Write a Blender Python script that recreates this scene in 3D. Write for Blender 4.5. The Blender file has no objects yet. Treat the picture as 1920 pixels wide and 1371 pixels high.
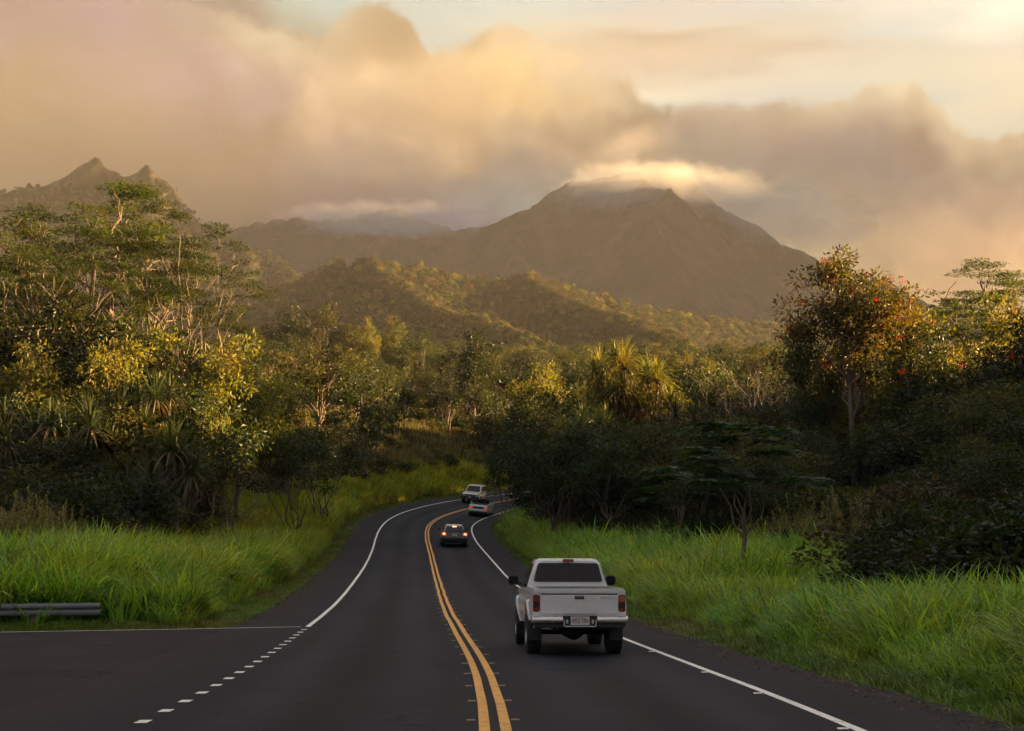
import bpy, bmesh, math, random
import numpy as np
from mathutils import Vector, Matrix, Euler

# ------------------------------------------------------------------ camera, world, sun, exposure
SC = bpy.context.scene
COL = SC.collection
FPX, HOR, EYE = 2800.0, 950.0, 1.43
EXPO = 2.85
cam_d = bpy.data.cameras.new('camera')
cam_d.lens = FPX / 1920 * 36
cam_d.sensor_width = 36
cam_d.shift_y = (HOR - 685.5) / 1920
cam_d.clip_start = 0.1
cam_d.clip_end = 12000
cam = bpy.data.objects.new('camera', cam_d)
COL.objects.link(cam)
cam.location = (0, 0, EYE)
cam.rotation_euler = (math.radians(90), 0, 0)
SC.camera = cam
vs = SC.view_settings
vs.view_transform = 'Standard'
vs.look = 'None'
vs.exposure = EXPO
vs.gamma = 1.0
vs.use_curve_mapping = False
SC.render.engine = 'CYCLES'
cy = SC.cycles
cy.use_denoising = True
cy.use_adaptive_sampling = True
cy.adaptive_threshold = 0.012
cy.max_bounces = 6
cy.diffuse_bounces = 3
cy.glossy_bounces = 2
cy.transmission_bounces = 4
cy.transparent_max_bounces = 8
cy.volume_bounces = 0
cy.volume_step_rate = 1.0
cy.volume_max_steps = 96
cy.sample_clamp_indirect = 4

SUN_EL, SUN_AZ = math.radians(8.0), math.radians(80.0)
SUN_DIR = Vector((math.sin(SUN_AZ) * math.cos(SUN_EL), math.cos(SUN_AZ) * math.cos(SUN_EL), math.sin(SUN_EL)))
sl = bpy.data.lights.new('sun', 'SUN')
sl.energy = 5.0
sl.angle = math.radians(0.5)
sl.color = (1.0, 0.62, 0.26)
so = bpy.data.objects.new('sun', sl)
COL.objects.link(so)
so.location = (200, 0, 120)
so.rotation_euler = SUN_DIR.to_track_quat('Z', 'Y').to_euler()


def lin(r, g, b, k=1.0):
    f = lambda c: ((c / 255 + 0.055) / 1.055) ** 2.4 if c > 10 else c / 255 / 12.92
    return (f(r) * k, f(g) * k, f(b) * k, 1)


class NT:
    """small helper round a node tree"""
    def __init__(s, tree):
        s.t = tree
        s.n = tree.nodes
        s.l = tree.links

    def put(s, sock, v):
        if hasattr(v, 'is_linked') or isinstance(v, bpy.types.NodeSocket):
            s.l.new(v, sock)
        else:
            sock.default_value = v

    def node(s, typ, **kw):
        nd = s.n.new(typ)
        for k, v in kw.items():
            setattr(nd, k, v)
        return nd

    def m(s, op, a, b=None, c=None, clamp=False):
        nd = s.node('ShaderNodeMath', operation=op, use_clamp=clamp)
        s.put(nd.inputs[0], a)
        if b is not None: s.put(nd.inputs[1], b)
        if c is not None: s.put(nd.inputs[2], c)
        return nd.outputs[0]

    def vm(s, op, a, b=None, sc=None):
        nd = s.node('ShaderNodeVectorMath', operation=op)
        s.put(nd.inputs[0], a)
        if b is not None: s.put(nd.inputs[1], b)
        if sc is not None: s.put(nd.inputs['Scale'], sc)
        return nd.outputs[0] if op not in ('DOT_PRODUCT', 'LENGTH', 'DISTANCE') else nd.outputs['Value']

    def noise(s, vec, scale, detail=4, rough=0.55, dist=0.0, out='Fac'):
        nd = s.node('ShaderNodeTexNoise')
        if vec is not None: s.put(nd.inputs['Vector'], vec)
        s.put(nd.inputs['Scale'], scale)
        s.put(nd.inputs['Detail'], detail)
        s.put(nd.inputs['Roughness'], rough)
        s.put(nd.inputs['Distortion'], dist)
        return nd.outputs[out]

    def maprange(s, v, a, b, c=0.0, d=1.0, smooth=False):
        nd = s.node('ShaderNodeMapRange')
        nd.interpolation_type = 'SMOOTHSTEP' if smooth else 'LINEAR'
        nd.clamp = True
        s.put(nd.inputs[0], v)
        for i, x in zip((1, 2, 3, 4), (a, b, c, d)): s.put(nd.inputs[i], x)
        return nd.outputs[0]

    def mix(s, f, a, b, mode='MIX'):
        nd = s.node('ShaderNodeMix', data_type='RGBA', blend_type=mode)
        s.put(nd.inputs[0], f)
        s.put(nd.inputs[6], a)
        s.put(nd.inputs[7], b)
        return nd.outputs[2]

    def ramp(s, v, stops, mode='LINEAR'):
        nd = s.node('ShaderNodeValToRGB')
        cr = nd.color_ramp
        cr.interpolation = mode
        while len(cr.elements) < len(stops): cr.elements.new(0.5)
        for e, (p, c) in zip(cr.elements, sorted(stops, key=lambda q: q[0])):
            e.position = p
        for e, (p, c) in zip(cr.elements, sorted(stops, key=lambda q: q[0])):
            e.color = c
        s.put(nd.inputs[0], v)
        return nd.outputs[0]


# ---- world: a Nishita sky under layers of evening cloud, laid out by azimuth and elevation
W = bpy.data.worlds.new('World')
SC.world = W
W.use_nodes = True
T = NT(W.node_tree)
T.n.clear()
WS = 0.1
CK = 1.0 / (2 ** EXPO) / WS
tc = T.node('ShaderNodeTexCoord').outputs['Generated']
sky = T.node('ShaderNodeTexSky', sky_type='NISHITA', sun_disc=False, sun_elevation=SUN_EL, sun_rotation=SUN_AZ,
             altitude=50, air_density=1.0, dust_density=3.0, ozone_density=1.0)
big = T.vm('SUBTRACT', T.noise(tc, 9.0, 7, 0.56, 0.3, 'Color'), (0.5, 0.5, 0.5))
fine = T.vm('SUBTRACT', T.noise(tc, 40.0, 5, 0.55, 0.0, 'Color'), (0.5, 0.5, 0.5))
sep = T.node('ShaderNodeSeparateXYZ')
T.l.new(tc, sep.inputs[0])
az0 = T.m('ARCTAN2', sep.outputs[0], sep.outputs[1])
hl = T.m('SQRT', T.m('ADD', T.m('MULTIPLY', sep.outputs[0], sep.outputs[0]), T.m('MULTIPLY', sep.outputs[1], sep.outputs[1])))
el0 = T.m('DIVIDE', sep.outputs[2], T.m('MAXIMUM', hl, 0.001))
wb = T.node('ShaderNodeSeparateXYZ'); T.l.new(big, wb.inputs[0])
wf = T.node('ShaderNodeSeparateXYZ'); T.l.new(fine, wf.inputs[0])
az = T.m('ADD', T.m('ADD', az0, T.m('MULTIPLY', wb.outputs[0], 0.13)), T.m('MULTIPLY', wf.outputs[0], 0.012))
el = T.m('ADD', T.m('ADD', el0, T.m('MULTIPLY', wb.outputs[1], 0.085)), T.m('MULTIPLY', wf.outputs[1], 0.010))
ELM = 0.42          # elevation tangent at the top of the ramps
elr = T.m('DIVIDE', el, ELM, clamp=True)
AZ = lambda px: math.atan((px - 960) / FPX)
EL = lambda px, py: (HOR - py) / FPX * math.cos(AZ(px))


def field(cols, vec_az, vec_el):
    out = None
    prev = None
    for px, rows in cols:
        stops = [(min(max(EL(px, py) / ELM, 0), 1), lin(*c, k=CK)) for py, c in rows]
        r = T.ramp(vec_el, stops, 'EASE')
        if out is None:
            out = r
        else:
            out = T.mix(T.maprange(vec_az, AZ(prev), AZ(px), smooth=True), out, r)
        prev = px
    return out


LOW = (600, (150, 128, 104))
mass = [
    (-300, [(-200, (85, 77, 121)), (100, (89, 84, 118)), (300, (77, 71, 82)), (600, (72, 62, 57))]),
    (0, [(-150, (92, 83, 120)), (40, (101, 89, 108)), (130, (88, 78, 69)), (240, (74, 67, 62)), (340, (69, 64, 60)), (480, (69, 62, 56))]),
    (180, [(-150, (100, 90, 124)), (30, (109, 93, 120)), (130, (108, 92, 101)), (220, (92, 79, 67)), (300, (78, 69, 63)), (480, (70, 62, 55))]),
    (350, [(-100, (94, 98, 114)), (60, (115, 110, 118)), (140, (117, 97, 119)), (220, (103, 87, 92)), (315, (98, 80, 70)), (370, (75, 67, 61)), (480, (71, 62, 54))]),
    (500, [(-100, (108, 114, 119)), (60, (165, 163, 140)), (120, (160, 154, 135)), (200, (112, 99, 111)), (280, (100, 82, 76)), (330, (97, 79, 74)), (375, (74, 66, 60)), (480, (70, 61, 53))]),
    (700, [(-60, (123, 121, 112)), (60, (115, 104, 82)), (130, (142, 122, 94)), (190, (197, 169, 133)), (250, (173, 144, 119)), (310, (113, 103, 101)), (350, (85, 75, 85)), (410, (78, 69, 86)), (520, (71, 61, 52))]),
    (850, [(-60, (146, 146, 135)), (90, (136, 124, 95)), (130, (191, 164, 120)), (220, (189, 155, 114)), (300, (153, 129, 101)), (350, (95, 96, 101)), (400, (85, 76, 106)), (520, (72, 62, 77))]),
    (960, [(-60, (161, 163, 151)), (70, (194, 174, 143)), (140, (218, 190, 132)), (190, (212, 177, 123)), (250, (163, 141, 116)), (310, (103, 102, 102)), (370, (106, 119, 120)), (520, (75, 64, 86))]),
    (1080, [(-60, (166, 169, 157)), (100, (190, 171, 139)), (170, (185, 160, 123)), (230, (131, 116, 98)), (280, (149, 130, 111)), (330, (139, 135, 124)), (520, (78, 99, 95))]),
    (1200, [(60, (179, 167, 149)), (160, (171, 157, 130)), (200, (112, 101, 88)), (240, (201, 168, 132)), (290, (147, 128, 107)), (350, (141, 132, 120)), (520, (114, 120, 101))]),
    (1290, [(100, (173, 172, 161)), (190, (123, 125, 120)), (240, (99, 101, 103)), (310, (113, 113, 107)), (380, (156, 146, 127)), (520, (138, 131, 103))]),
    (1450, [(100, (158, 163, 159)), (200, (106, 104, 110)), (260, (98, 93, 99)), (330, (96, 99, 95)), (400, (155, 141, 119)), (520, (163, 142, 105))]),
    (1620, [(100, (170, 175, 166)), (170, (145, 146, 133)), (230, (104, 100, 104)), (300, (95, 95, 99)), (370, (129, 116, 100)), (450, (179, 151, 115)), (560, (188, 155, 108))]),
    (1760, [(150, (186, 184, 162)), (210, (122, 117, 105)), (270, (100, 85, 81)), (330, (130, 114, 104)), (390, (185, 152, 122)), (470, (203, 164, 121)), (600, (203, 161, 108))]),
    (1900, [(150, (203, 200, 172)), (250, (157, 145, 124)), (310, (137, 119, 103)), (370, (172, 144, 120)), (470, (220, 175, 130)), (600, (217, 169, 116))]),
    (2400, [(-100, (191, 174, 156)), (250, (189, 165, 135)), (400, (203, 168, 126)), (600, (212, 168, 118))]),
]
upper = [
    (-300, [(-300, (77, 77, 126)), (100, (85, 82, 120)), (400, (85, 77, 77))]),
    (300, [(-300, (75, 85, 115)), (0, (89, 91, 112)), (60, (83, 76, 99))]),
    (430, [(-250, (78, 93, 114)), (0, (75, 90, 99)), (40, (79, 85, 98)), (80, (100, 90, 106))]),
    (590, [(-250, (109, 135, 149)), (-10, (137, 178, 180)), (30, (111, 142, 137)), (80, (99, 97, 99))]),
    (840, [(-250, (125, 162, 174)), (0, (161, 187, 187)), (70, (159, 182, 182)), (110, (174, 170, 147))]),
    (1000, [(-250, (126, 163, 173)), (10, (174, 199, 196)), (50, (192, 193, 174)), (90, (197, 181, 151)), (160, (202, 179, 139))]),
    (1250, [(-250, (125, 160, 177)), (-10, (169, 185, 192)), (30, (189, 188, 177)), (60, (160, 152, 136)), (100, (185, 173, 156)), (160, (213, 212, 189)), (200, (189, 194, 189))]),
    (1480, [(-250, (130, 169, 187)), (-10, (178, 191, 193)), (50, (180, 185, 174)), (90, (167, 163, 154)), (130, (196, 198, 184)), (190, (181, 192, 187))]),
    (1720, [(-250, (167, 191, 198)), (0, (204, 212, 207)), (40, (174, 196, 197)), (90, (183, 191, 182)), (140, (198, 202, 184)), (200, (183, 194, 186)), (260, (192, 194, 177))]),
    (1900, [(-250, (212, 218, 208)), (0, (236, 238, 226)), (80, (199, 202, 191)), (150, (215, 210, 186)), (260, (204, 200, 180))]),
    (2400, [(-300, (179, 186, 186)), (0, (214, 212, 195)), (300, (221, 197, 160))]),
]
# the upper, thin cloud is drawn out sideways
st_v = T.vm('MULTIPLY', tc, (1.0, 1.0, 5.0))
st = T.m('SUBTRACT', T.noise(st_v, 5.0, 6, 0.55, 0.2), 0.5)
elu = T.m('DIVIDE', T.m('ADD', el0, T.m('MULTIPLY', st, 0.07)), ELM, clamp=True)
c_up = field(upper, T.m('ADD', az0, T.m('MULTIPLY', st, 0.2)), elu)
c_mass = field(mass, az, elr)
# upper edge of the cloud bank
fc = T.node('ShaderNodeFloatCurve')
edge = [(-500, -300), (0, -90), (250, -40), (380, 8), (470, 34), (560, 52), (598, 66), (616, 26), (650, 2), (700, -8), (745, 10), (785, 62), (806, 96), (840, 96), (900, 62), (960, 50), (1040, 70),
        (1120, 120), (1200, 160), (1255, 192), (1290, 184), (1350, 190), (1420, 204), (1500, 188), (1560, 184), (1610, 160), (1660, 150), (1720, 164), (1770, 208), (1800, 234), (1850, 236), (1880, 252),
        (1920, 240), (2300, 200)]
A0, A1 = AZ(-500), AZ(2300)
cv = fc.mapping.curves[0]
pts = [((AZ(px) - A0) / (A1 - A0), EL(px, py) / ELM if py > -250 else 1.0) for px, py in edge]
cv.points[0].location = pts[0]
cv.points[1].location = pts[-1]
for p in pts[1:-1]:
    cv.points.new(*p)
fc.mapping.use_clip = False
fc.mapping.update()
T.put(fc.inputs['Value'], T.maprange(T.m('ADD', az0, T.m('ADD', T.m('MULTIPLY', wb.outputs[0], 0.02), T.m('MULTIPLY', wf.outputs[0], 0.008))), A0, A1))
puff = T.noise(tc, 26.0, 7, 0.6, 0.15)
ev = T.m('ADD', T.m('SUBTRACT', fc.outputs[0], T.m('DIVIDE', el0, ELM)), T.m('MULTIPLY', T.m('SUBTRACT', puff, 0.5), 0.11))
mask = T.maprange(ev, -0.004, 0.020, smooth=True)
rim = T.m('MULTIPLY', T.maprange(ev, 0.09, 0.0, smooth=True), T.maprange(az0, AZ(1200), AZ(1650), 0.05, 0.34))
lit = T.mix(rim, c_mass, lin(255, 226, 178, k=CK))
billow = T.m('ADD', 0.82, T.m('MULTIPLY', T.noise(T.vm('ADD', tc, T.vm('SCALE', big, sc=0.12)), 17.0, 9, 0.62, 0.5), 0.34))
pb = T.vm('ADD', tc, T.vm('SCALE', big, sc=0.16))
rel = T.m('SUBTRACT', T.noise(pb, 15.0, 6, 0.55), T.noise(T.vm('ADD', pb, (0.018, 0.0, 0.012)), 15.0, 6, 0.55))
rel = T.m('MULTIPLY', rel, T.maprange(T.noise(tc, 5.0, 2, 0.5), 0.35, 0.65, 0.35, 1.0))
billow = T.m('MULTIPLY', billow, T.m('SUBTRACT', 1.0, T.m('MULTIPLY', rel, 1.6)))
lit = T.vm('SCALE', lit, sc=billow)
clouds = T.mix(mask, c_up, lit)
# all-round: away from the evening glow the cloud deck turns grey and lets some clear sky through
gap = T.m('MULTIPLY', T.maprange(T.noise(tc, 2.2, 6, 0.55), 0.5, 0.62, smooth=True), T.maprange(el0, 0.38, 0.8, smooth=True))
deck = T.mix(T.noise(tc, 3.0, 6, 0.55), lin(128, 142, 166, k=CK), lin(176, 180, 190, k=CK))
clouds = T.mix(T.maprange(el0, 0.34, 0.7, smooth=True), clouds, deck)
back = T.m('MULTIPLY', T.maprange(T.m('ABSOLUTE', az0), 0.6, 1.1, smooth=True), 1.0)
warm_side = T.ramp(T.maprange(sep.outputs[0], -1.0, 1.0), [(0.0, lin(136, 142, 158, k=CK)), (0.5, lin(146, 148, 158, k=CK)), (1.0, lin(228, 200, 166, k=CK))])
side = T.mix(T.maprange(el0, 0.05, 1.0), warm_side, deck)
clouds = T.mix(back, clouds, side)
final = T.mix(gap, clouds, sky.outputs[0])
bg = T.node('ShaderNodeBackground')
T.l.new(final, bg.inputs['Color'])
bg.inputs['Strength'].default_value = WS
wo = T.node('ShaderNodeOutputWorld')
T.l.new(bg.outputs[0], wo.inputs['Surface'])
W.cycles.sampling_method = 'MANUAL'
W.cycles.sample_map_resolution = 512

# ------------------------------------------------------------------ helpers
RNG = np.random.RandomState(7)
random.seed(7)


def at(px, py, Y):
    """the point at distance Y that shows at this pixel of the photograph"""
    return ((px - 960) / FPX * Y, Y, EYE + (HOR - py) / FPX * Y)


def tag(o, label=None, cat=None, group=None, kind=None):
    if label: o['label'] = label
    if cat: o['category'] = cat
    if group: o['group'] = group
    if kind: o['kind'] = kind
    return o


def np_mesh(name, V, F, mats=(), smooth=False, midx=None):
    """mesh from a vertex array and a (n,3) or (n,4) face array, or a list of such arrays"""
    if not isinstance(F, (list, tuple)): F = [F]
    F = [np.asarray(f, dtype=np.int32) for f in F if len(f)]
    me = bpy.data.meshes.new(name)
    V = np.asarray(V, dtype=np.float32)
    me.vertices.add(len(V))
    me.vertices.foreach_set('co', V.ravel())
    nl = sum(f.size for f in F)
    npoly = sum(len(f) for f in F)
    me.loops.add(nl)
    me.loops.foreach_set('vertex_index', np.concatenate([f.ravel() for f in F]))
    me.polygons.add(npoly)
    sizes = np.concatenate([np.full(len(f), f.shape[1], dtype=np.int32) for f in F])
    me.polygons.foreach_set('loop_start', np.concatenate([[0], np.cumsum(sizes)[:-1]]).astype(np.int32))
    me.polygons.foreach_set('loop_total', sizes)
    if midx is not None: me.polygons.foreach_set('material_index', np.asarray(midx, dtype=np.int32))
    me.polygons.foreach_set('use_smooth', np.full(npoly, smooth, dtype=bool))
    for m in mats: me.materials.append(m)
    me.update(calc_edges=True)
    me.validate()
    return me


def link(name, me, parent=None, loc=None, rot=None, scale=None):
    o = bpy.data.objects.new(name, me)
    COL.objects.link(o)
    if parent is not None: o.parent = parent
    if loc is not None: o.location = loc
    if rot is not None: o.rotation_euler = rot
    if scale is not None: o.scale = scale if hasattr(scale, '__len__') else (scale,) * 3
    return o


def empty(name, loc=(0, 0, 0), rz=0.0, scale=1.0):
    o = bpy.data.objects.new(name, None)
    o.empty_display_size = 0.3
    COL.objects.link(o)
    o.location = loc
    o.rotation_euler = (0, 0, rz)
    o.scale = scale if hasattr(scale, '__len__') else (scale,) * 3
    return o


def copy_tree(o, parent=None):
    c = o.copy()
    COL.objects.link(c)
    if parent is not None: c.parent = parent
    for ch in list(o.children): copy_tree(ch, c)
    return c


# value-gradient noise in numpy for terrain
_perm = np.random.RandomState(3).rand(256, 256).astype(np.float32)


def vnoise(x, y):
    xi = np.floor(x).astype(int); yi = np.floor(y).astype(int)
    fx = x - xi; fy = y - yi
    fx = fx * fx * fx * (fx * (fx * 6 - 15) + 10); fy = fy * fy * fy * (fy * (fy * 6 - 15) + 10)
    a = _perm[xi & 255, yi & 255]; b = _perm[(xi + 1) & 255, yi & 255]
    c = _perm[xi & 255, (yi + 1) & 255]; d = _perm[(xi + 1) & 255, (yi + 1) & 255]
    return (a * (1 - fx) + b * fx) * (1 - fy) + (c * (1 - fx) + d * fx) * fy


def fbm(x, y, octv=5, ridged=False):
    r = 0; amp = 1; tot = 0
    for i in range(octv):
        n = vnoise(x + i * 17.3, y - i * 9.1)
        if ridged: n = 1 - abs(2 * n - 1)
        r = r + n * amp; tot += amp
        amp *= 0.5; x = x * 2.03; y = y * 2.03
    return r / tot


def sstep(a, b, x):
    t = np.clip((x - a) / (b - a), 0, 1)
    return t * t * (3 - 2 * t)


# ------------------------------------------------------------------ materials
def material(name):
    m = bpy.data.materials.new(name)
    m.use_nodes = True
    t = NT(m.node_tree)
    t.n.clear()
    out = t.node('ShaderNodeOutputMaterial')
    p = t.node('ShaderNodeBsdfPrincipled')
    t.l.new(p.outputs[0], out.inputs[0])
    return m, t, p, out


def bump(t, p, h, strength=0.3, dist=0.02):
    b = t.node('ShaderNodeBump')
    b.inputs['Strength'].default_value = strength
    b.inputs['Distance'].default_value = dist
    t.put(b.inputs['Height'], h)
    t.l.new(b.outputs[0], p.inputs['Normal'])


def simple(name, col, rough=0.5, metal=0.0, spec=0.5, coat=0.0, emis=None, es=0.0, var=0.06, vs_=8.0):
    m, t, p, o = material(name)
    c = t.node('ShaderNodeTexCoord').outputs['Object']
    n = t.noise(c, vs_, 5, 0.6)
    f = t.m('ADD', 1 - var, t.m('MULTIPLY', n, 2 * var))
    t.put(p.inputs['Base Color'], t.vm('SCALE', (col[0], col[1], col[2]), sc=f))
    t.put(p.inputs['Roughness'], t.m('ADD', rough - 0.04, t.m('MULTIPLY', n, 0.08)))
    p.inputs['Metallic'].default_value = metal
    p.inputs['Specular IOR Level'].default_value = spec
    p.inputs['Coat Weight'].default_value = coat
    if emis:
        p.inputs['Emission Color'].default_value = (*emis, 1)
        p.inputs['Emission Strength'].default_value = es
    return m


def leafy(name, c1, c2, c3=None, trans=0.4, rough=0.45, nscale=0.35):
    """leaf material: hue by leaf and by clump, with light passing through the blade"""
    m, t, p, out = material(name)
    geo = t.node('ShaderNodeNewGeometry')
    oi = t.node('ShaderNodeObjectInfo')
    c = t.node('ShaderNodeTexCoord').outputs['Object']
    r = geo.outputs['Random Per Island']
    base = t.mix(r, (*c1, 1), (*c2, 1))
    if c3 is not None:
        base = t.mix(t.maprange(t.noise(t.vm('ADD', c, oi.outputs['Location']), nscale, 3, 0.5), 0.42, 0.66), base, (*c3, 1))
    base = t.vm('SCALE', base, sc=t.m('MULTIPLY', t.m('ADD', 0.62, t.m('MULTIPLY', oi.outputs['Random'], 0.76)), t.m('ADD', 0.7, t.m('MULTIPLY', r, 0.6))))
    t.put(p.inputs['Base Color'], base)
    p.inputs['Roughness'].default_value = rough
    p.inputs['Specular IOR Level'].default_value = 0.25
    tr = t.node('ShaderNodeBsdfTranslucent')
    t.put(tr.inputs['Color'], t.vm('MULTIPLY', base, (1.75, 1.5, 0.38)))
    mx = t.node('ShaderNodeMixShader')
    mx.inputs[0].default_value = trans
    t.l.new(p.outputs[0], mx.inputs[1])
    t.l.new(tr.outputs[0], mx.inputs[2])
    t.l.new(mx.outputs[0], out.inputs[0])
    return m


M = {}
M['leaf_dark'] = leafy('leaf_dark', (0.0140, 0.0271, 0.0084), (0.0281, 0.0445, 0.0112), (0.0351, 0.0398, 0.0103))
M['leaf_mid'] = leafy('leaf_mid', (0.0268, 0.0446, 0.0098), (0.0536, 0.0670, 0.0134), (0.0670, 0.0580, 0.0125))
M['leaf_sunlit'] = leafy('leaf_sunlit', (0.065, 0.095, 0.016), (0.140, 0.150, 0.024), (0.130, 0.100, 0.022), trans=0.45)  # green leaf turned yellow: low sunlight is put into the colour
M['leaf_albizia'] = leafy('leaf_albizia', (0.032, 0.060, 0.012), (0.070, 0.098, 0.018), (0.072, 0.080, 0.018), nscale=0.5)
M['leaf_feather'] = leafy('leaf_feather', (0.0234, 0.0585, 0.0172), (0.0429, 0.0936, 0.0273), trans=0.35)
M['leaf_tulip'] = leafy('leaf_tulip', (0.045, 0.058, 0.014), (0.110, 0.105, 0.021), (0.130, 0.092, 0.022), nscale=0.6)
M['leaf_strap'] = leafy('leaf_strap', (0.0225, 0.0375, 0.0125), (0.0425, 0.0600, 0.0200), (0.0600, 0.0650, 0.0225), trans=0.25, rough=0.35)
M['leaf_strap_sunlit'] = leafy('leaf_strap_sunlit', (0.085, 0.115, 0.030), (0.160, 0.180, 0.045), (0.200, 0.170, 0.050), trans=0.35, rough=0.4)  # lit copy of the strap leaf, sunlight painted into its colour
M['leaf_dead'] = leafy('leaf_dead', (0.0960, 0.0660, 0.0330), (0.1560, 0.1080, 0.0540), trans=0.2, rough=0.7)
M['leaf_brown'] = leafy('leaf_brown', (0.0550, 0.0400, 0.0225), (0.0950, 0.0650, 0.0350), trans=0.25, rough=0.7)
M['grass'] = leafy('grass', (0.110, 0.250, 0.036), (0.230, 0.410, 0.065), (0.310, 0.400, 0.075), trans=0.42, nscale=0.22)
M['grass_gold'] = leafy('grass_gold', (0.210, 0.250, 0.035), (0.330, 0.330, 0.060), trans=0.45, nscale=0.08)
M['grass_short'] = leafy('grass_short', (0.090, 0.170, 0.025), (0.150, 0.230, 0.040), (0.170, 0.170, 0.050), trans=0.3, nscale=0.15)
M['seed'] = leafy('seed', (0.15, 0.15, 0.06), (0.24, 0.21, 0.09), trans=0.3, rough=0.8)
M['red_flower'] = leafy('red_flower', (0.26, 0.016, 0.010), (0.40, 0.035, 0.015), trans=0.25)


def bark(name, c1, c2, sc=3.0):
    m, t, p, o = material(name)
    c = t.node('ShaderNodeTexCoord').outputs['Object']
    n = t.noise(t.vm('MULTIPLY', c, (1, 1, 0.25)), sc * 3, 6, 0.65)
    n2 = t.noise(c, sc * 0.4, 3, 0.5)
    t.put(p.inputs['Base Color'], t.mix(t.maprange(t.m('ADD', t.m('MULTIPLY', n, 0.6), t.m('MULTIPLY', n2, 0.4)), 0.35, 0.65), (*c1, 1), (*c2, 1)))
    p.inputs['Roughness'].default_value = 0.85
    bump(t, p, n, 0.5, 0.03)
    return m


M['bark_pale'] = bark('bark_pale', (0.105, 0.080, 0.058), (0.215, 0.160, 0.110))
M['bark_brown'] = bark('bark_brown', (0.0750, 0.0562, 0.0413), (0.1650, 0.1275, 0.0900))
M['bark_grey'] = bark('bark_grey', (0.0750, 0.0638, 0.0525), (0.1575, 0.1350, 0.1050))

# ------------------------------------------------------------------ the road in plan and profile
KS = np.array([0, 20, 40, 60, 80, 95, 110, 120, 130, 140, 150, 165, 185, 205], float)
TH = np.array([-0.0008, -0.0646, -0.0638, -0.0648, -0.0684, -0.0708, -0.0257, 0.0734, 0.1895, 0.2938, 0.3992, 0.5576, 0.769, 0.9804])
ZK = np.array([-0.452, -1.259, -1.785, -1.91, -1.555, -1.043, -0.27, 0.34, 0.941, 1.591, 2.244, 3.224, 4.529, 5.834])
BKK = np.array([0.0139, -0.0058, -0.0059, -0.0339, -0.0196, -0.0308, -0.0411, -0.071, -0.097, -0.0959, -0.0682, -0.0478, -0.0362, -0.0308])
KS = np.concatenate([[-60, -30], KS, [250, 320]])
TH = np.concatenate([[0.02, 0.02], TH, [1.25, 1.35]])
ZK = np.concatenate([[2.45, 1.0], ZK, [8.4, 12.0]])
BKK = np.concatenate([[0.01, 0.01], BKK, [-0.03, -0.03]])
WL, WR = 3.635, 3.45            # lane widths, centre to edge line
EDL, EDR = -5.45, 4.95          # edges of the asphalt


def herm(k, v, s):
    m = np.gradient(v, k)
    i = np.clip(np.searchsorted(k, s, side='right') - 1, 0, len(k) - 2)
    h = k[i + 1] - k[i]
    t = (s - k[i]) / h
    return (2 * t**3 - 3 * t**2 + 1) * v[i] + (t**3 - 2 * t**2 + t) * h * m[i] + (-2 * t**3 + 3 * t**2) * v[i + 1] + (t**3 - t**2) * h * m[i + 1]


DS = 0.5
RS = np.arange(-60, 320.01, DS)
RTH = herm(KS, TH, RS)
RZ = herm(KS, ZK, RS)
RB = herm(KS, BKK, RS)
_i0 = int(60 / DS)
_cx = np.concatenate([[0], np.cumsum(np.sin(RTH)[:-1] * DS)])
_cy = np.concatenate([[0], np.cumsum(np.cos(RTH)[:-1] * DS)])
RX = _cx - _cx[_i0] - 0.113
RY = _cy - _cy[_i0] + 8.0


def road_pt(s, t, dz=0.0):
    x = np.interp(s, RS, RX); y = np.interp(s, RS, RY); z = np.interp(s, RS, RZ)
    th = np.interp(s, RS, RTH); b = np.interp(s, RS, RB)
    return np.stack([x + t * np.cos(th), y - t * np.sin(th), z + b * t + dz + 0 * x], -1)


def nearest(x, y):
    """station, signed offset (right positive) and road height for arrays of points"""
    x = np.asarray(x, float).ravel(); y = np.asarray(y, float).ravel()
    S = np.empty(len(x)); Tt = np.empty(len(x))
    rx, ry = RX[::2], RY[::2]
    for a in range(0, len(x), 20000):
        dx = x[a:a + 20000, None] - rx; dy = y[a:a + 20000, None] - ry
        j = (dx * dx + dy * dy).argmin(1)
        r = np.arange(len(j))
        th = RTH[::2][j]
        along = dx[r, j] * np.sin(th) + dy[r, j] * np.cos(th)
        S[a:a + 20000] = RS[::2][j] + np.clip(along, -0.6, 0.6)
        Tt[a:a + 20000] = dx[r, j] * np.cos(th) - dy[r, j] * np.sin(th)
        far = (dx * dx + dy * dy)[r, j] ** 0.5
        Tt[a:a + 20000] = np.where(far > np.abs(Tt[a:a + 20000]) + 0.5, np.sign(Tt[a:a + 20000] + 1e-9) * far, Tt[a:a + 20000])
    return S, Tt


SIDE_Y = 36.0          # far edge of the side road that joins from the left


def side_edge(x):
    """y of the far edge of the side road at x"""
    return np.interp(-np.asarray(x, float), [5.0, 5.6, 8.0, 12.0, 20.0, 60.0], [37.2, 36.4, 35.4, 34.2, 32.0, 22.0])


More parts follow.
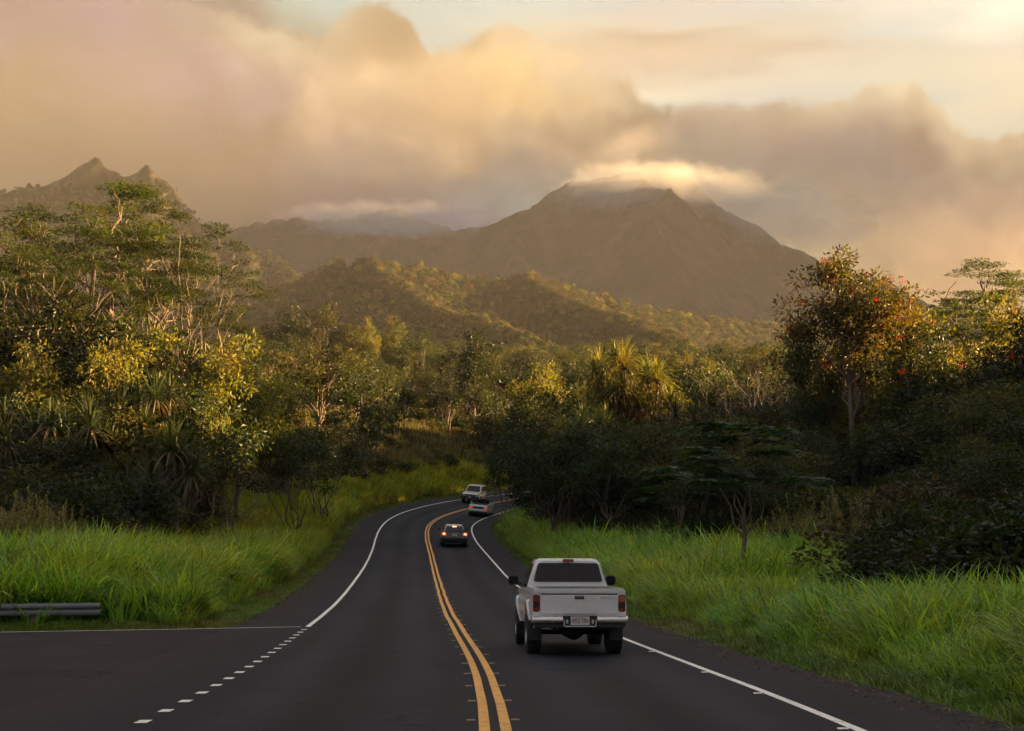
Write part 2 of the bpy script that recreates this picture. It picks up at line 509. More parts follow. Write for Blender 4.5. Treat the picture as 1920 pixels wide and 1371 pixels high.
def terrain(x, y):
    shp = np.shape(x)
    x = np.asarray(x, float).ravel(); y = np.asarray(y, float).ravel()
    s, t = nearest(x, y)
    zr = np.interp(s, RS, RZ) + np.interp(s, RS, RB) * np.clip(t, -5.5, 5.0)
    dR = t - EDR
    dL = EDL - t
    hR = np.interp(dR, [0, 1, 4, 9, 14, 25, 60, 150, 400], [-.12, -.04, .3, .8, 1.3, 2.3, 5.5, 12, 18])
    hR = np.where(dR > 0.5, hR * (0.12 + 0.88 * sstep(18, 62, s)), hR)
    near = np.interp(dL, [0, 1.2, 3, 8, 20, 40, 150, 400], [-.12, -.04, .1, .7, 1.7, 3, 10, 18])
    farp = np.interp(dL, [0, 1.0, 2.2, 4.5, 12, 25, 60, 150, 400], [-.12, 0, .6, 2.2, 5.6, 9.5, 14, 21, 26])
    k = sstep(85, 125, s)
    hL = near * (1 - k) + farp * k
    h = np.where(dR > 0, hR, np.where(dL > 0, hL, -0.12))
    d = np.maximum(dR, dL)
    # the mouth of the side road is level with the main road
    se = side_edge(x)
    ins = (x < 0) & (y < se + 6) & (dL > -0.5) & (y < 60)
    w = sstep(1.0, 7.0, y - se)
    h = np.where(ins, np.where(y < se, -0.12, -0.12 + 0.1 * sstep(0, 1.2, y - se) + np.maximum(h, 0) * w), h)
    z = zr + h
    rough = (fbm(x * 0.11, y * 0.11, 4) - 0.5) * 1.1 + (fbm(x * 0.02 + 5, y * 0.02, 3) - 0.5) * 4 * sstep(40, 160, d)
    z = z + rough * sstep(2.5, 14, np.where(ins, y - se, d))
    z = z + 0.05 * np.clip(y - 320, 0, 800)
    z = np.where((d < 1.0) & ~ins, np.minimum(z, zr - 0.03), z)
    return z.reshape(shp)


def tz(x, y):
    return float(terrain(np.array([x]), np.array([y]))[0])


# ---- ground sheet, out to the horizon
def axis(spec):
    a = []
    for lo, hi, st in spec: a += list(np.arange(lo, hi, st))
    a.append(spec[-1][1])
    return np.array(a)


gx = axis([(-2400, -1200, 300), (-1200, -300, 60), (-300, -80, 10), (-80, -30, 2.5), (-30, 30, 0.8), (30, 90, 2.5), (90, 300, 10), (300, 1200, 60), (1200, 2400, 300)])
gy = axis([(-900, -300, 200), (-300, -20, 20), (-20, 6, 2.5), (6, 170, 0.8), (170, 260, 2.5), (260, 500, 8), (500, 1200, 40), (1200, 3600, 300)])
GX, GY = np.meshgrid(gx, gy)
GZ = terrain(GX, GY)
GZ = np.where((np.abs(GX) > 1500) | (GY > 1400) | (GY < -300), np.minimum(GZ, 60), GZ)
nx_, ny_ = len(gx), len(gy)
ii = (np.arange(ny_ - 1)[:, None] * nx_ + np.arange(nx_ - 1)).ravel()
gm, t, p, o = material('earth')
c = t.node('ShaderNodeTexCoord').outputs['Object']
n1 = t.noise(c, 0.9, 6, 0.6); n2 = t.noise(c, 0.05, 4, 0.5); n3 = t.noise(c, 14, 4, 0.6)
g = t.mix(t.maprange(n1, 0.4, 0.62), (0.035, 0.05, 0.016, 1), (0.075, 0.085, 0.025, 1))
g = t.mix(t.maprange(n2, 0.45, 0.6), g, (0.07, 0.055, 0.03, 1))
g = t.mix(t.maprange(n3, 0.5, 0.75, 0, .5), g, (0.11, 0.07, 0.045, 1))
t.put(p.inputs['Base Color'], g)
p.inputs['Roughness'].default_value = 0.95
bump(t, p, t.m('ADD', n1, n3), 0.8, 0.12)
ground = link('ground', np_mesh('ground', np.stack([GX, GY, GZ], -1).reshape(-1, 3), np.stack([ii, ii + 1, ii + 1 + nx_, ii + nx_], -1), [gm], True))
tag(ground, kind='structure')


# ---- asphalt
def asphalt(name, c1, c2, red=0.0):
    m, t, p, o = material(name)
    c = t.node('ShaderNodeTexCoord').outputs['Object']
    sp = t.noise(c, 55, 4, 0.7)
    md = t.noise(c, 2.2, 5, 0.6)
    lg = t.noise(t.vm('MULTIPLY', c, (1, 0.25, 1)), 0.5, 4, 0.6)
    b = t.mix(t.maprange(lg, 0.35, 0.65), (*c1, 1), (*c2, 1))
    b = t.mix(t.maprange(md, 0.5, 0.75, 0, 0.45), b, (0.030, 0.026, 0.025, 1))
    st = t.m('ADD', 0.72, t.m('MULTIPLY', sp, 0.56))
    vor = t.node('ShaderNodeTexVoronoi', feature='DISTANCE_TO_EDGE')
    t.put(vor.inputs['Vector'], t.vm('ADD', c, t.vm('SCALE', t.noise(c, 1.2, 5, 0.6, 0, 'Color'), sc=2.2)))
    vor.inputs['Scale'].default_value = 0.16
    crack = t.maprange(vor.outputs['Distance'], 0.0, 0.010, 0.35, 1.0)
    crack = t.m('MAXIMUM', crack, t.maprange(t.noise(c, 0.3, 2, .5), 0.40, 0.5, 0.9, 0.0))
    col = t.vm('SCALE', b, sc=t.m('MULTIPLY', st, crack))
    if red:
        col = t.mix(t.maprange(t.noise(t.vm('MULTIPLY', c, (0.5, 1.3, 1)), 0.6, 5, 0.6), 0.45, 0.7, 0, red), col, (0.055, 0.030, 0.022, 1))
    if not red:
        uvn = t.node('ShaderNodeUVMap'); uvn.uv_map = 'across'
        su = t.node('ShaderNodeSeparateXYZ'); t.l.new(uvn.outputs[0], su.inputs[0])
        tt_ = t.m('ADD', su.outputs[0], t.m('MULTIPLY', t.m('SUBTRACT', t.noise(t.vm('MULTIPLY', c, (1, .2, 1)), 0.25, 3, .5), 0.5), 0.5))
        tr_ = None
        for cc in (-2.75, -1.05, 0.95, 2.6):
            g_ = t.maprange(t.m('ABSOLUTE', t.m('SUBTRACT', tt_, cc)), 0.55, 0.05, 0, 1, True)
            tr_ = g_ if tr_ is None else t.m('MAXIMUM', tr_, g_)
        oil = t.m('MAXIMUM', t.maprange(t.m('ABSOLUTE', t.m('SUBTRACT', tt_, 1.78)), 0.45, 0.0, 0, 1, True), t.maprange(t.m('ABSOLUTE', t.m('SUBTRACT', tt_, -1.9)), 0.45, 0.0, 0, 1, True))
        k_ = t.m('SUBTRACT', t.m('ADD', 1.0, t.m('MULTIPLY', tr_, 0.38)), t.m('MULTIPLY', oil, 0.24))
        dust = t.maprange(t.m('ADD', t.m('ABSOLUTE', t.m('ADD', su.outputs[0], 0.25)), t.m('MULTIPLY', md, 1.4)), 4.7, 5.9, 0, 0.55)
        col = t.mix(dust, t.vm('SCALE', col, sc=k_), (0.040, 0.030, 0.024, 1))
        chip = t.maprange(t.noise(c, 130, 2, 0.5), 0.66, 0.74, 0, 0.6)
        col = t.mix(chip, col, (0.085, 0.08, 0.078, 1))
    t.put(p.inputs['Base Color'], col)
    t.put(p.inputs['Roughness'], t.m('ADD', 0.72, t.m('MULTIPLY', sp, 0.2)))
    p.inputs['Specular IOR Level'].default_value = 0.12
    bump(t, p, sp, 0.5, 0.006)
    return m


M['asphalt'] = asphalt('asphalt', (0.0165, 0.017, 0.0205), (0.025, 0.0248, 0.028))
M['asphalt_side'] = asphalt('asphalt_side', (0.020, 0.0175, 0.0175), (0.029, 0.0235, 0.023), red=0.45)


def strip(name, s0, s1, t0, t1, dz, mat, ds=1.0, parent=None, nt=1, jag=0.0, thick=0.0, wob=0.0):
    ss = np.arange(s0, s1 + 1e-6, ds) if s1 - s0 > ds else np.array([s0, s1])
    tt = np.linspace(t0, t1, nt + 1)
    S_, T_ = np.meshgrid(ss, tt, indexing='ij')
    T_ = T_ + wob * (vnoise(S_ * 0.35, S_ * 0 + t0) - 0.5)
    if jag:
        T_[:, 0] -= jag * (fbm(ss * 0.9, ss * 0 + 3, 4) - 0.3)
        T_[:, -1] += jag * (fbm(ss * 0.9, ss * 0 + 33, 4) - 0.3)
    P = road_pt(S_.ravel(), T_.ravel(), dz)
    n = nt + 1
    i = (np.arange(len(ss) - 1)[:, None] * n + np.arange(nt)).ravel()
    F = np.stack([i, i + 1, i + 1 + n, i + n], -1)[:, ::-1]
    if thick:          # broken edge of the pavement: a skirt down both sides
        k = len(P)
        lo = P[::n] - [0, 0, thick]; hi = P[n - 1::n] - [0, 0, thick]
        m_ = len(ss)
        a = np.arange(m_ - 1)
        F = np.concatenate([F, np.stack([a * n, a * n + n, k + a + 1, k + a], -1)[:, ::-1],
                            np.stack([a * n + n - 1, a * n + n + n - 1, k + m_ + a + 1, k + m_ + a], -1)])
        P = np.concatenate([P, lo, hi])
    me = np_mesh(name, P, F, [mat], False)
    uv = me.uv_layers.new(name='across')
    vi = np.empty(len(me.loops), dtype=np.int32)
    me.loops.foreach_get('vertex_index', vi)
    tv = np.concatenate([T_.ravel(), np.full(len(P) - T_.size, 9.0)]); sv = np.concatenate([S_.ravel(), np.zeros(len(P) - T_.size)])
    uv.data.foreach_set('uv', np.stack([tv[vi], sv[vi]], -1).astype(np.float32).ravel())
    return link(name, me, parent)


road = strip('road', -50, 318, EDL, EDR, 0.0, M['asphalt'], 0.5, nt=8, jag=0.35, thick=0.3)
tag(road, kind='structure')

# side road: one sheet 4 mm under the main road's asphalt where they overlap
xs = np.concatenate([[-90, -60, -40, -30], np.arange(-24, -4.8, 0.8), [-4.6]])
rows = 26
P = []
for x in xs:
    e = float(side_edge(x)) + 0.12 * (float(vnoise(np.array([x * 1.3]), np.array([0.0]))[0]) - 0.5)
    for k in range(rows):
        y = e - (e + 16) * (k / (rows - 1)) ** 1.4
        P.append((x, y))
P = np.array(P)
s_, t_ = nearest(P[:, 0], P[:, 1])
zz = np.interp(s_, RS, RZ) + np.interp(s_, RS, RB) * np.clip(t_, -5.5, 5) - 0.004
i = (np.arange(len(xs) - 1)[:, None] * rows + np.arange(rows - 1)).ravel()
side = link('side_road', np_mesh('side_road', np.column_stack([P, zz]), np.stack([i, i + 1, i + 1 + rows, i + rows], -1), [M['asphalt_side']]))
tag(side, kind='structure')


# ---- painted markings
def paint(name, col, wear):
    m, t, p, o = material(name)
    c = t.node('ShaderNodeTexCoord').outputs['Object']
    n = t.noise(c, 9, 6, 0.7); n2 = t.noise(c, 60, 3, 0.7); n3 = t.noise(c, 1.5, 4, .6)
    f = t.maprange(t.m('ADD', n, t.m('MULTIPLY', n2, 0.35)), 0.72 - wear, 0.92, 0, 0.75)
    b = t.mix(f, (*col, 1), (0.06, 0.05, 0.045, 1))
    b = t.vm('SCALE', b, sc=t.m('ADD', 0.86, t.m('MULTIPLY', n3, 0.36)))
    t.put(p.inputs['Base Color'], b)
    p.inputs['Roughness'].default_value = 0.65
    bump(t, p, n2, 0.3, 0.003)
    return m


M['white_paint'] = paint('white_paint', (0.88, 0.85, 0.74), 0.04)
M['yellow_paint'] = paint('yellow_paint', (0.82, 0.40, 0.06), 0.07)
M['rust_paint'] = paint('rust_paint', (0.42, 0.20, 0.09), 0.25)

for side_, t0 in (('left', -0.158), ('right', 0.050)):
    o = strip('centre_line', -40, 316, t0, t0 + 0.108, 0.004, M['yellow_paint'], 0.5, road, wob=0.03)
    tag(o, 'left stripe of the double yellow centre line' if side_ == 'left' else 'right stripe of the double yellow centre line')
S_END = 28.8      # where the solid left line starts
strip('edge_line', -40, 316, WR - 0.055, WR + 0.055, 0.004, M['white_paint'], 0.5, road, wob=0.02)
strip('edge_line', S_END, 316, -WL - 0.06, -WL + 0.06, 0.004, M['white_paint'], 0.5, road, wob=0.02)
# dashes across the mouth of the side road, each a piece of its own
dash0 = None
sd = S_END - 0.9
k = 0
while sd > -12:
    L = 0.56
    strip('lane_dash', sd - L, sd, -WL - 0.068, -WL + 0.068, 0.0045, M['white_paint'], 0.31, road)
    sd -= 1.17
# thin white line round the corner into the side road
xs2 = np.concatenate([np.arange(-30, -5.6, 0.6), [-5.4, -5.15]])
base = []
for x in xs2:
    e = float(side_edge(x)) - 0.14
    if x > -5.5: e = float(np.interp(x, [-5.5, -5.1], [float(side_edge(-5.5)) - 0.14, 36.55]))
    base.append((x, e, e - 0.11))
base = np.array(base)
PP = np.concatenate([np.column_stack([base[:, 0], base[:, 1]]), np.column_stack([base[:, 0], base[:, 2]])])
s_, t_ = nearest(PP[:, 0], PP[:, 1])
z_ = np.interp(s_, RS, RZ) + np.interp(s_, RS, RB) * np.clip(t_, -5.5, 5) + 0.005
n = len(base); a = np.arange(n - 1)
link('edge_line', np_mesh('edge_line', np.column_stack([PP, z_]), np.stack([a, a + 1, a + 1 + n, a + n], -1)[:, ::-1], [M['white_paint']]), side)

# rumble strip: short painted grooves either side of the centre line (raised lip, real thickness)
def groove_mesh():
    bm = bmesh.new()
    bmesh.ops.create_cube(bm, size=1.0, matrix=Matrix.Diagonal((0.105, 0.075, 0.012, 1)))
    for e in bm.verts:
        if e.co.z > 0: e.co.x *= 0.93; e.co.y *= 0.6
    me = bpy.data.meshes.new('rumble_bar')
    bm.to_mesh(me); bm.free()
    me.materials.append(M['rust_paint'])
    return me


rb = groove_mesh()
sg = 7.4
sp_ = 2.25
for k in range(24):
    for tt in (-0.222, 0.222):
        jj = random.uniform(-0.02, 0.02)
        P = road_pt(np.array([sg]), np.array([tt + jj]), 0.004)[0]
        o = link('rumble_bar', rb, road, P, (0, 0, -float(np.interp(sg, RS, RTH))), (random.uniform(.8, 1.1), 1, 1))
    sg += sp_
for sv in (6.2, 10.4, 14.2, 19.5):      # stubs of old paint along the right edge line
    for dt in (-0.10,):
        P = road_pt(np.array([sv]), np.array([WR + dt - 0.02]), 0.004)[0]
        me = rb.copy() if sv == 6.2 else me
        if sv == 6.2: me.materials[0] = M['white_paint']
        link('rumble_bar', me, road, P, (0, 0, -float(np.interp(sv, RS, RTH))), (1, 1, 1))


# ------------------------------------------------------------------ hills and mountains
def ridge_height(X, Yg, ridges):
    H = np.full(X.shape, -1e9); D = np.full(X.shape, 1e9)
    for pts_, slope in ridges:
        for a, b in zip(pts_[:-1], pts_[1:]):
            ax, ay, az_ = a; bx, by, bz = b
            L2 = (bx - ax) ** 2 + (by - ay) ** 2
            u = np.clip(((X - ax) * (bx - ax) + (Yg - ay) * (by - ay)) / L2, 0, 1)
            d = np.hypot(X - ax - u * (bx - ax), Yg - ay - u * (by - ay))
            h = az_ + u * (bz - az_) - slope * d * (1 - 0.25 * sstep(100, 900, d))
            D = np.where(h > H, d, D)
            H = np.maximum(H, h)
    return H, D


def hill(name, x0, x1, y0, y1, st, ridges, mat, ero, esc, zmin=-5, jag=4.0):
    X, Yg = np.meshgrid(np.arange(x0, x1, st), np.arange(y0, y1, st))
    wx = (fbm(X / 90, Yg / 90, 3) - 0.5) * 60 * ero / 40
    H, D = ridge_height(X + wx, Yg, ridges)
    e = fbm((X + wx) / esc, Yg / (esc * 1.6), 6, True)
    H = H - ero * (1 - e) * (1 - np.exp(-D / 80.0)) * 1.6 + (fbm(X / 18, Yg / 18, 4) - 0.5) * jag
    H = np.maximum(H, zmin + terrain(X, Yg) * 0)
    nx2 = X.shape[1]
    i = (np.arange(X.shape[0] - 1)[:, None] * nx2 + np.arange(nx2 - 1)).ravel()
    me = np_mesh(name, np.stack([X, Yg, H], -1).reshape(-1, 3), np.stack([i, i + 1, i + 1 + nx2, i + nx2], -1), [mat], True)
    ob = link(name, me)
    tag(ob, kind='structure')
    return ob, X, Yg, H


def slope_mat(name, c1, c2, rock, sc):
    m, t, p, o = material(name)
    c = t.node('ShaderNodeTexCoord').outputs['Object']
    n = t.noise(c, sc, 7, 0.65); n2 = t.noise(c, sc * 6, 5, 0.7); n3 = t.noise(t.vm('MULTIPLY', c, (1, 1, 0.3)), sc * 1.7, 5, 0.6)
    b = t.mix(t.maprange(n, 0.38, 0.62), (*c1, 1), (*c2, 1))
    b = t.mix(t.maprange(n3, 0.56, 0.66), b, (*rock, 1))
    b = t.vm('SCALE', b, sc=t.m('ADD', 0.6, t.m('MULTIPLY', n2, 0.8)))
    t.put(p.inputs['Base Color'], b)
    p.inputs['Roughness'].default_value = 1.0
    p.inputs['Specular IOR Level'].default_value = 0.1
    bump(t, p, t.m('ADD', n2, n3), 1.0, 3.0 / (sc * 60))
    return m


M['slope'] = slope_mat('slope_forest', (0.038, 0.045, 0.018), (0.080, 0.070, 0.028), (0.17, 0.10, 0.055), 0.012)
M['slope_left'] = slope_mat('slope_left', (0.028, 0.030, 0.014), (0.060, 0.050, 0.024), (0.13, 0.070, 0.040), 0.014)
M['slope_far'] = slope_mat('slope_far', (0.020, 0.019, 0.010), (0.040, 0.032, 0.016), (0.065, 0.042, 0.026), 0.006)

mid = lambda l: [at(*q) for q in l]
left_r = [(mid([(-500, 420, 1700), (-200, 400, 1650), (-60, 385, 1600), (0, 365, 1560), (45, 356, 1540), (60, 352, 1530), (100, 328, 1520), (150, 300, 1500), (170, 294, 1490), (185, 305, 1480), (215, 322, 1470), (250, 328, 1450),
                 (275, 303, 1440), (300, 325, 1420), (330, 355, 1400), (350, 385, 1385), (385, 412, 1370), (440, 438, 1340), (480, 465, 1300), (520, 495, 1260), (560, 522, 1220), (600, 560, 1160)]), 1.2),
          (mid([(275, 303, 1440), (300, 400, 1340), (340, 480, 1230), (400, 540, 1120), (440, 600, 1000)]), 0.8),
          (mid([(170, 294, 1490), (140, 400, 1360), (90, 480, 1230), (60, 560, 1100)]), 0.8),
          (mid([(440, 438, 1340), (470, 520, 1200), (500, 590, 1060)]), 0.8),
          (mid([(45, 356, 1540), (-40, 460, 1350), (-100, 540, 1200)]), 0.8)]
ml, LX, LY, LH = hill('mountain', -1150, -100, 950, 2000, 4.5, left_r, M['slope_left'], 40, 70, jag=9)
mid_r = [(mid([(380, 640, 1000), (440, 600, 985), (500, 560, 980), (560, 532, 970), (600, 512, 960), (650, 494, 955), (700, 492, 950), (750, 500, 960), (800, 507, 970), (850, 520, 980), (900, 529, 990), (960, 531, 1000),
                (1000, 524, 1000), (1040, 533, 1010), (1100, 553, 1030), (1200, 573, 1060), (1300, 597, 1090), (1400, 607, 1120), (1480, 615, 1150), (1600, 635, 1180), (1900, 650, 1250)]), 0.62),
         (mid([(700, 492, 950), (730, 528, 900), (780, 562, 840), (850, 594, 770), (905, 612, 720), (960, 636, 660)]), 0.6),
         (mid([(1000, 524, 1000), (1080, 580, 900), (1180, 610, 800), (1260, 634, 720)]), 0.55),
         (mid([(560, 532, 970), (590, 580, 880), (640, 620, 790)]), 0.6)]
mm, MX, MY, MH = hill('hill', -420, 620, 560, 1500, 5, mid_r, M['slope'], 16, 60, jag=3)
back_r = [(mid([(250, 440, 3294), (430, 425, 3270), (500, 412, 3245), (540, 405, 3233), (600, 410, 3221), (650, 404, 3196), (700, 395, 3196), (740, 383, 3172), (780, 400, 3172), (820, 416, 3172), (860, 426, 3172), (900, 420, 3172),
                (940, 402, 3172), (1000, 385, 3172), (1040, 360, 3172), (1090, 335, 3172), (1150, 322, 3172), (1230, 318, 3172), (1290, 340, 3172), (1330, 372, 3172), (1380, 405, 3172), (1440, 430, 3172), (1480, 455, 3172), (1530, 484, 3172),
                (1570, 494, 3172), (1640, 520, 3172), (1720, 560, 3172), (1900, 600, 3172), (2300, 640, 3172)]), 0.8),
          (mid([(1230, 318, 3172), (1240, 352, 2989), (1250, 430, 2745), (1280, 520, 2440)]), 0.75),
          (mid([(1440, 434, 3172), (1400, 520, 2806), (1360, 590, 2440)]), 0.75),
          (mid([(1000, 385, 3172), (980, 460, 2867), (960, 540, 2501)]), 0.75),
          (mid([(740, 383, 3172), (720, 450, 2928), (700, 530, 2562)]), 0.75)]
mb, BX, BY, BH = hill('mountain_far', -1350, 1800, 2100, 3500, 12, back_r, M['slope_far'], 55, 95, jag=16)

range_r = [([(640, 640, 100), (820, 860, 165), (900, 1050, 200), (1050, 1300, 240), (1500, 1600, 480), (1850, 1900, 680), (2050, 2250, 860), (2120, 2700, 905), (2150, 3100, 925), (2150, 3600, 880)], 0.85)]
mr_, QX, QY, QH = hill('added_shade_range', 300, 2380, 300, 3680, 20, range_r, M['slope'], 40, 150, jag=8)  # unseen range, added to shade the far mountain, haze and mist

# ------------------------------------------------------------------ haze
def volume_box(name, x0, x1, y0, y1, z0, z1, dens, col, aniso=0.0):
    bm = bmesh.new()
    bmesh.ops.create_cube(bm, size=1.0, matrix=Matrix.Translation(((x0 + x1) / 2, (y0 + y1) / 2, (z0 + z1) / 2)) @ Matrix.Diagonal((x1 - x0, y1 - y0, z1 - z0, 1)))
    me = bpy.data.meshes.new(name); bm.to_mesh(me); bm.free()
    m = bpy.data.materials.new(name + '_air'); m.use_nodes = True
    t = NT(m.node_tree); t.n.clear()
    v = t.node('ShaderNodeVolumePrincipled')
    v.inputs['Color'].default_value = (*col, 1)
    v.inputs['Density'].default_value = dens
    v.inputs['Anisotropy'].default_value = aniso
    o_ = t.node('ShaderNodeOutputMaterial')
    t.l.new(v.outputs[0], o_.inputs['Volume'])
    me.materials.append(m)
    ob = link(name, me)
    tag(ob, kind='stuff')
    return ob


HAZE = 0.6e-4
haze = volume_box('haze', -2450, 2450, -950, 3720, -60, 1120, HAZE, (0.95, 0.93, 0.90), 0.0)
print('TERR', GZ.min(), GZ.max(), MH.max(), LH.max(), BH.max())

# ------------------------------------------------------------------ vegetation builders
def unit(v):
    return v / (np.linalg.norm(v, axis=-1, keepdims=True) + 1e-9)


class Geo:
    def __init__(s):
        s.V = []; s.F4 = []; s.n = 0; s.m4 = []

    def add(s, V, F, mi=0):
        s.V.append(V); s.F4.append(np.asarray(F) + s.n); s.n += len(V)
        s.m4.append(np.full(len(F), mi, dtype=np.int32))

    def tube(s, P, R, k=6, mi=0):
        P = np.asarray(P, float); R = np.asarray(R, float)
        d = unit(np.gradient(P, axis=0))
        ref = np.where(np.abs(d[:, 2:3]) > 0.9, np.array([[1.0, 0, 0]]), np.array([[0, 0, 1.0]]))
        u = unit(np.cross(d, ref)); w = np.cross(d, u)
        a = np.arange(k) * 2 * math.pi / k
        ring = P[:, None] + R[:, None, None] * (np.cos(a)[None, :, None] * u[:, None] + np.sin(a)[None, :, None] * w[:, None])
        n = len(P)
        i = np.arange(n - 1)[:, None] * k; j = np.arange(k)[None]
        F = np.stack([i + j, i + (j + 1) % k, i + k + (j + 1) % k, i + k + j], -1).reshape(-1, 4)
        s.add(ring.reshape(-1, 3), F, mi)

    def leaves(s, P, A, B, L, Wd, mi=0, fold=0.12):
        """one rhombic leaf per row: base P, axis A, side B, length L, width Wd"""
        n = len(P)
        N = np.cross(A, B)
        L = np.broadcast_to(np.asarray(L, float).reshape(-1, 1), (n, 1)); Wd = np.broadcast_to(np.asarray(Wd, float).reshape(-1, 1), (n, 1))
        m = P + A * L * 0.45
        V = np.stack([P, m + B * Wd / 2 + N * Wd * fold, P + A * L - N * L * 0.12, m - B * Wd / 2 + N * Wd * fold], 1).reshape(-1, 3)
        s.add(V, np.arange(n * 4).reshape(-1, 4), mi)

    def mesh(s, name, mats, smooth=False):
        return np_mesh(name, np.concatenate(s.V), np.concatenate(s.F4), mats, smooth, np.concatenate(s.m4))


def curve(p0, p1, n, r, sag=0.0, wob=0.06, up=0.0):
    """a wandering branch from p0 to p1 that leaves p0 upward"""
    t = np.linspace(0, 1, n)[:, None]
    L = np.linalg.norm(p1 - p0)
    c = p0 + (p1 - p0) * 0.5 + np.array([0, 0, up * L])
    P = (1 - t) ** 2 * p0 + 2 * t * (1 - t) * c + t ** 2 * p1
    P[1:-1] += r.normal(size=(n - 2, 3)) * L * wob * 0.5
    P[:, 2] -= sag * L * (t[:, 0] ** 2)
    return P


def blob_leaves(g, r, C, rx, rz, n, leaf, mi=0, flat=0.0, droop=0.2):
    d = unit(r.normal(size=(n, 3)))
    q = d * (r.rand(n, 1) ** 0.45) * np.array([rx, rx, rz])
    P = C + q
    A = unit(d * np.array([1, 1, 1 - flat]) + r.normal(size=(n, 3)) * 0.55 * np.array([1, 1, 1 - flat * 0.7]) - np.array([0, 0, droop]))
    up = unit(np.array([0, 0, 1.0]) * (0.4 + flat * 2) + r.normal(size=(n, 3)) * 0.6)
    B = unit(np.cross(A, up))
    sz = r.uniform(0.65, 1.25, n)
    g.leaves(P, A, B, leaf[0] * sz, leaf[1] * sz, mi)


def branching(seed, H, R, zc, rz, n_limb, n_twig, cl, per, leaf, tr, fork=0.35, flat=0.0, stems=1, bark_k=6, shell=0.62, droop=0.2, twig_mid=True, low=-0.6, feather=False, gap=0.0):
    """trunk, limbs and leaf clusters of a branching tree: returns wood and crown geometry"""
    r = np.random.RandomState(seed)
    wood, crown = Geo(), Geo()
    ends = []
    for st in range(stems):
        ang0 = r.rand() * 6.28
        lean = np.array([math.cos(ang0), math.sin(ang0), 0]) * (0.1 * R + (0.35 * R * (stems > 1)) * r.uniform(.5, 1))
        f = fork * H * r.uniform(0.85, 1.15)
        base = np.array([0.0, 0, -0.4]) + (r.normal(size=3) * np.array([1, 1, 0]) * tr * 1.2 if stems > 1 else 0)
        top = np.array([0, 0, f]) + lean
        tp = curve(base, top, 8, r, wob=0.03 if H < 14.5 or H > 16 else 0.008, up=0.03)
        k = tr * (0.75 if stems > 1 else 1)
        wood.tube(tp, np.linspace(k * 1.25, k * 0.72, 8) * np.array([1.25] + [1] * 7), 8)
        nl = max(2, n_limb // stems)
        for i in range(nl):
            a = ang0 + (i + r.uniform(-.3, .3)) * 2 * math.pi / nl
            if i == 0 and stems == 1: e = np.array([lean[0] * 1.5, lean[1] * 1.5, zc + rz * 0.7])
            else:
                ph = r.uniform(low, 0.9)
                rr = math.sqrt(max(0.1, 1 - ph * ph * 0.8)) * shell * r.uniform(.7, 1.1)
                e = np.array([math.cos(a) * R * rr + lean[0] * .6, math.sin(a) * R * rr + lean[1] * .6, zc + rz * shell * ph])
            b0 = tp[int(r.randint(5, 8))]
            lp = curve(b0, e, 7, r, up=0.12, wob=0.07)
            k2 = k * r.uniform(0.38, 0.55)
            wood.tube(lp, np.linspace(k2, k2 * 0.35, 7), 5)
            for j in range(n_twig):
                q = lp[int(r.randint(3, 7))]
                dirv = unit((e - np.array([lean[0], lean[1], f])) * 0.6 + r.normal(size=3) * np.array([1, 1, 0.45]) * R * 0.55 + np.array([0, 0, 0.12 * R]))
                te = q + dirv * R * r.uniform(0.22, 0.5)
                # keep inside the crown's envelope
                ee = (te - np.array([lean[0] * .5, lean[1] * .5, zc])) / np.array([R, R, rz])
                nn = np.linalg.norm(ee)
                if nn > 1: te = np.array([lean[0] * .5, lean[1] * .5, zc]) + ee / nn * np.array([R, R, rz])
                wp = curve(q, te, 5, r, up=0.1, wob=0.08)
                wood.tube(wp, np.linspace(k2 * 0.35, k2 * 0.1 + 0.006, 5), 4)
                ends.append(te)
                if twig_mid and r.rand() < 0.5: ends.append(wp[3] + r.normal(size=3) * 0.2)
    for e in ends:
        if r.rand() < gap: continue
        s_ = r.uniform(0.65, 1.3)
        if feather:
            for q in range(7):
                a = r.rand() * 6.28
                d = unit(np.array([math.cos(a), math.sin(a), r.uniform(0.0, 0.35)]))
                L = cl[0] * r.uniform(0.7, 1.2)
                t = np.linspace(0.12, 1, 15)
                ax = e + d * (t[:, None] * L) - np.array([0, 0, 1]) * (t[:, None] ** 2) * L * 0.3
                sd = unit(np.cross(d, [0, 0, 1]))
                ll = leaf[0] * np.sin(np.clip(t, 0, 1) * 2.6 + 0.35)
                for sg_ in (-1, 1):
                    A = unit(np.tile(sd * sg_ + d * 0.35, (15, 1)) + r.normal(size=(15, 3)) * 0.08 - np.array([0, 0, .15]))
                    crown.leaves(ax, A, np.tile(d, (15, 1)), np.abs(ll) + .05, leaf[1])
        else:
            blob_leaves(crown, r, e, cl[0] * s_, cl[1] * s_, int(per * s_ * s_), leaf, flat=flat, droop=droop)
    return wood, crown, np.array(ends)


class Kind:
    def __init__(s, name, wood, crown, bark_m, leaf_m, H, extra=()):
        s.name = name; s.H = H
        s.trunk = wood.mesh(name + '_trunk', [bark_m], True)
        s.crown = crown.mesh(name + '_crown', [leaf_m])
        s.extra = extra
        g = Geo()
        both = Geo()
        both.V = wood.V + crown.V
        F = [f for f in wood.F4] + [f + wood.n for f in crown.F4]
        both.F4 = F
        both.m4 = [np.zeros(len(f), np.int32) for f in wood.F4] + [np.ones(len(f), np.int32) for f in crown.F4]
        s.whole_args = (both, bark_m, leaf_m)
        s._whole = None

    def whole(s):
        if s._whole is None: s._whole = s.whole_args[0].mesh(s.name + '_whole', list(s.whole_args[1:]))
        return s._whole


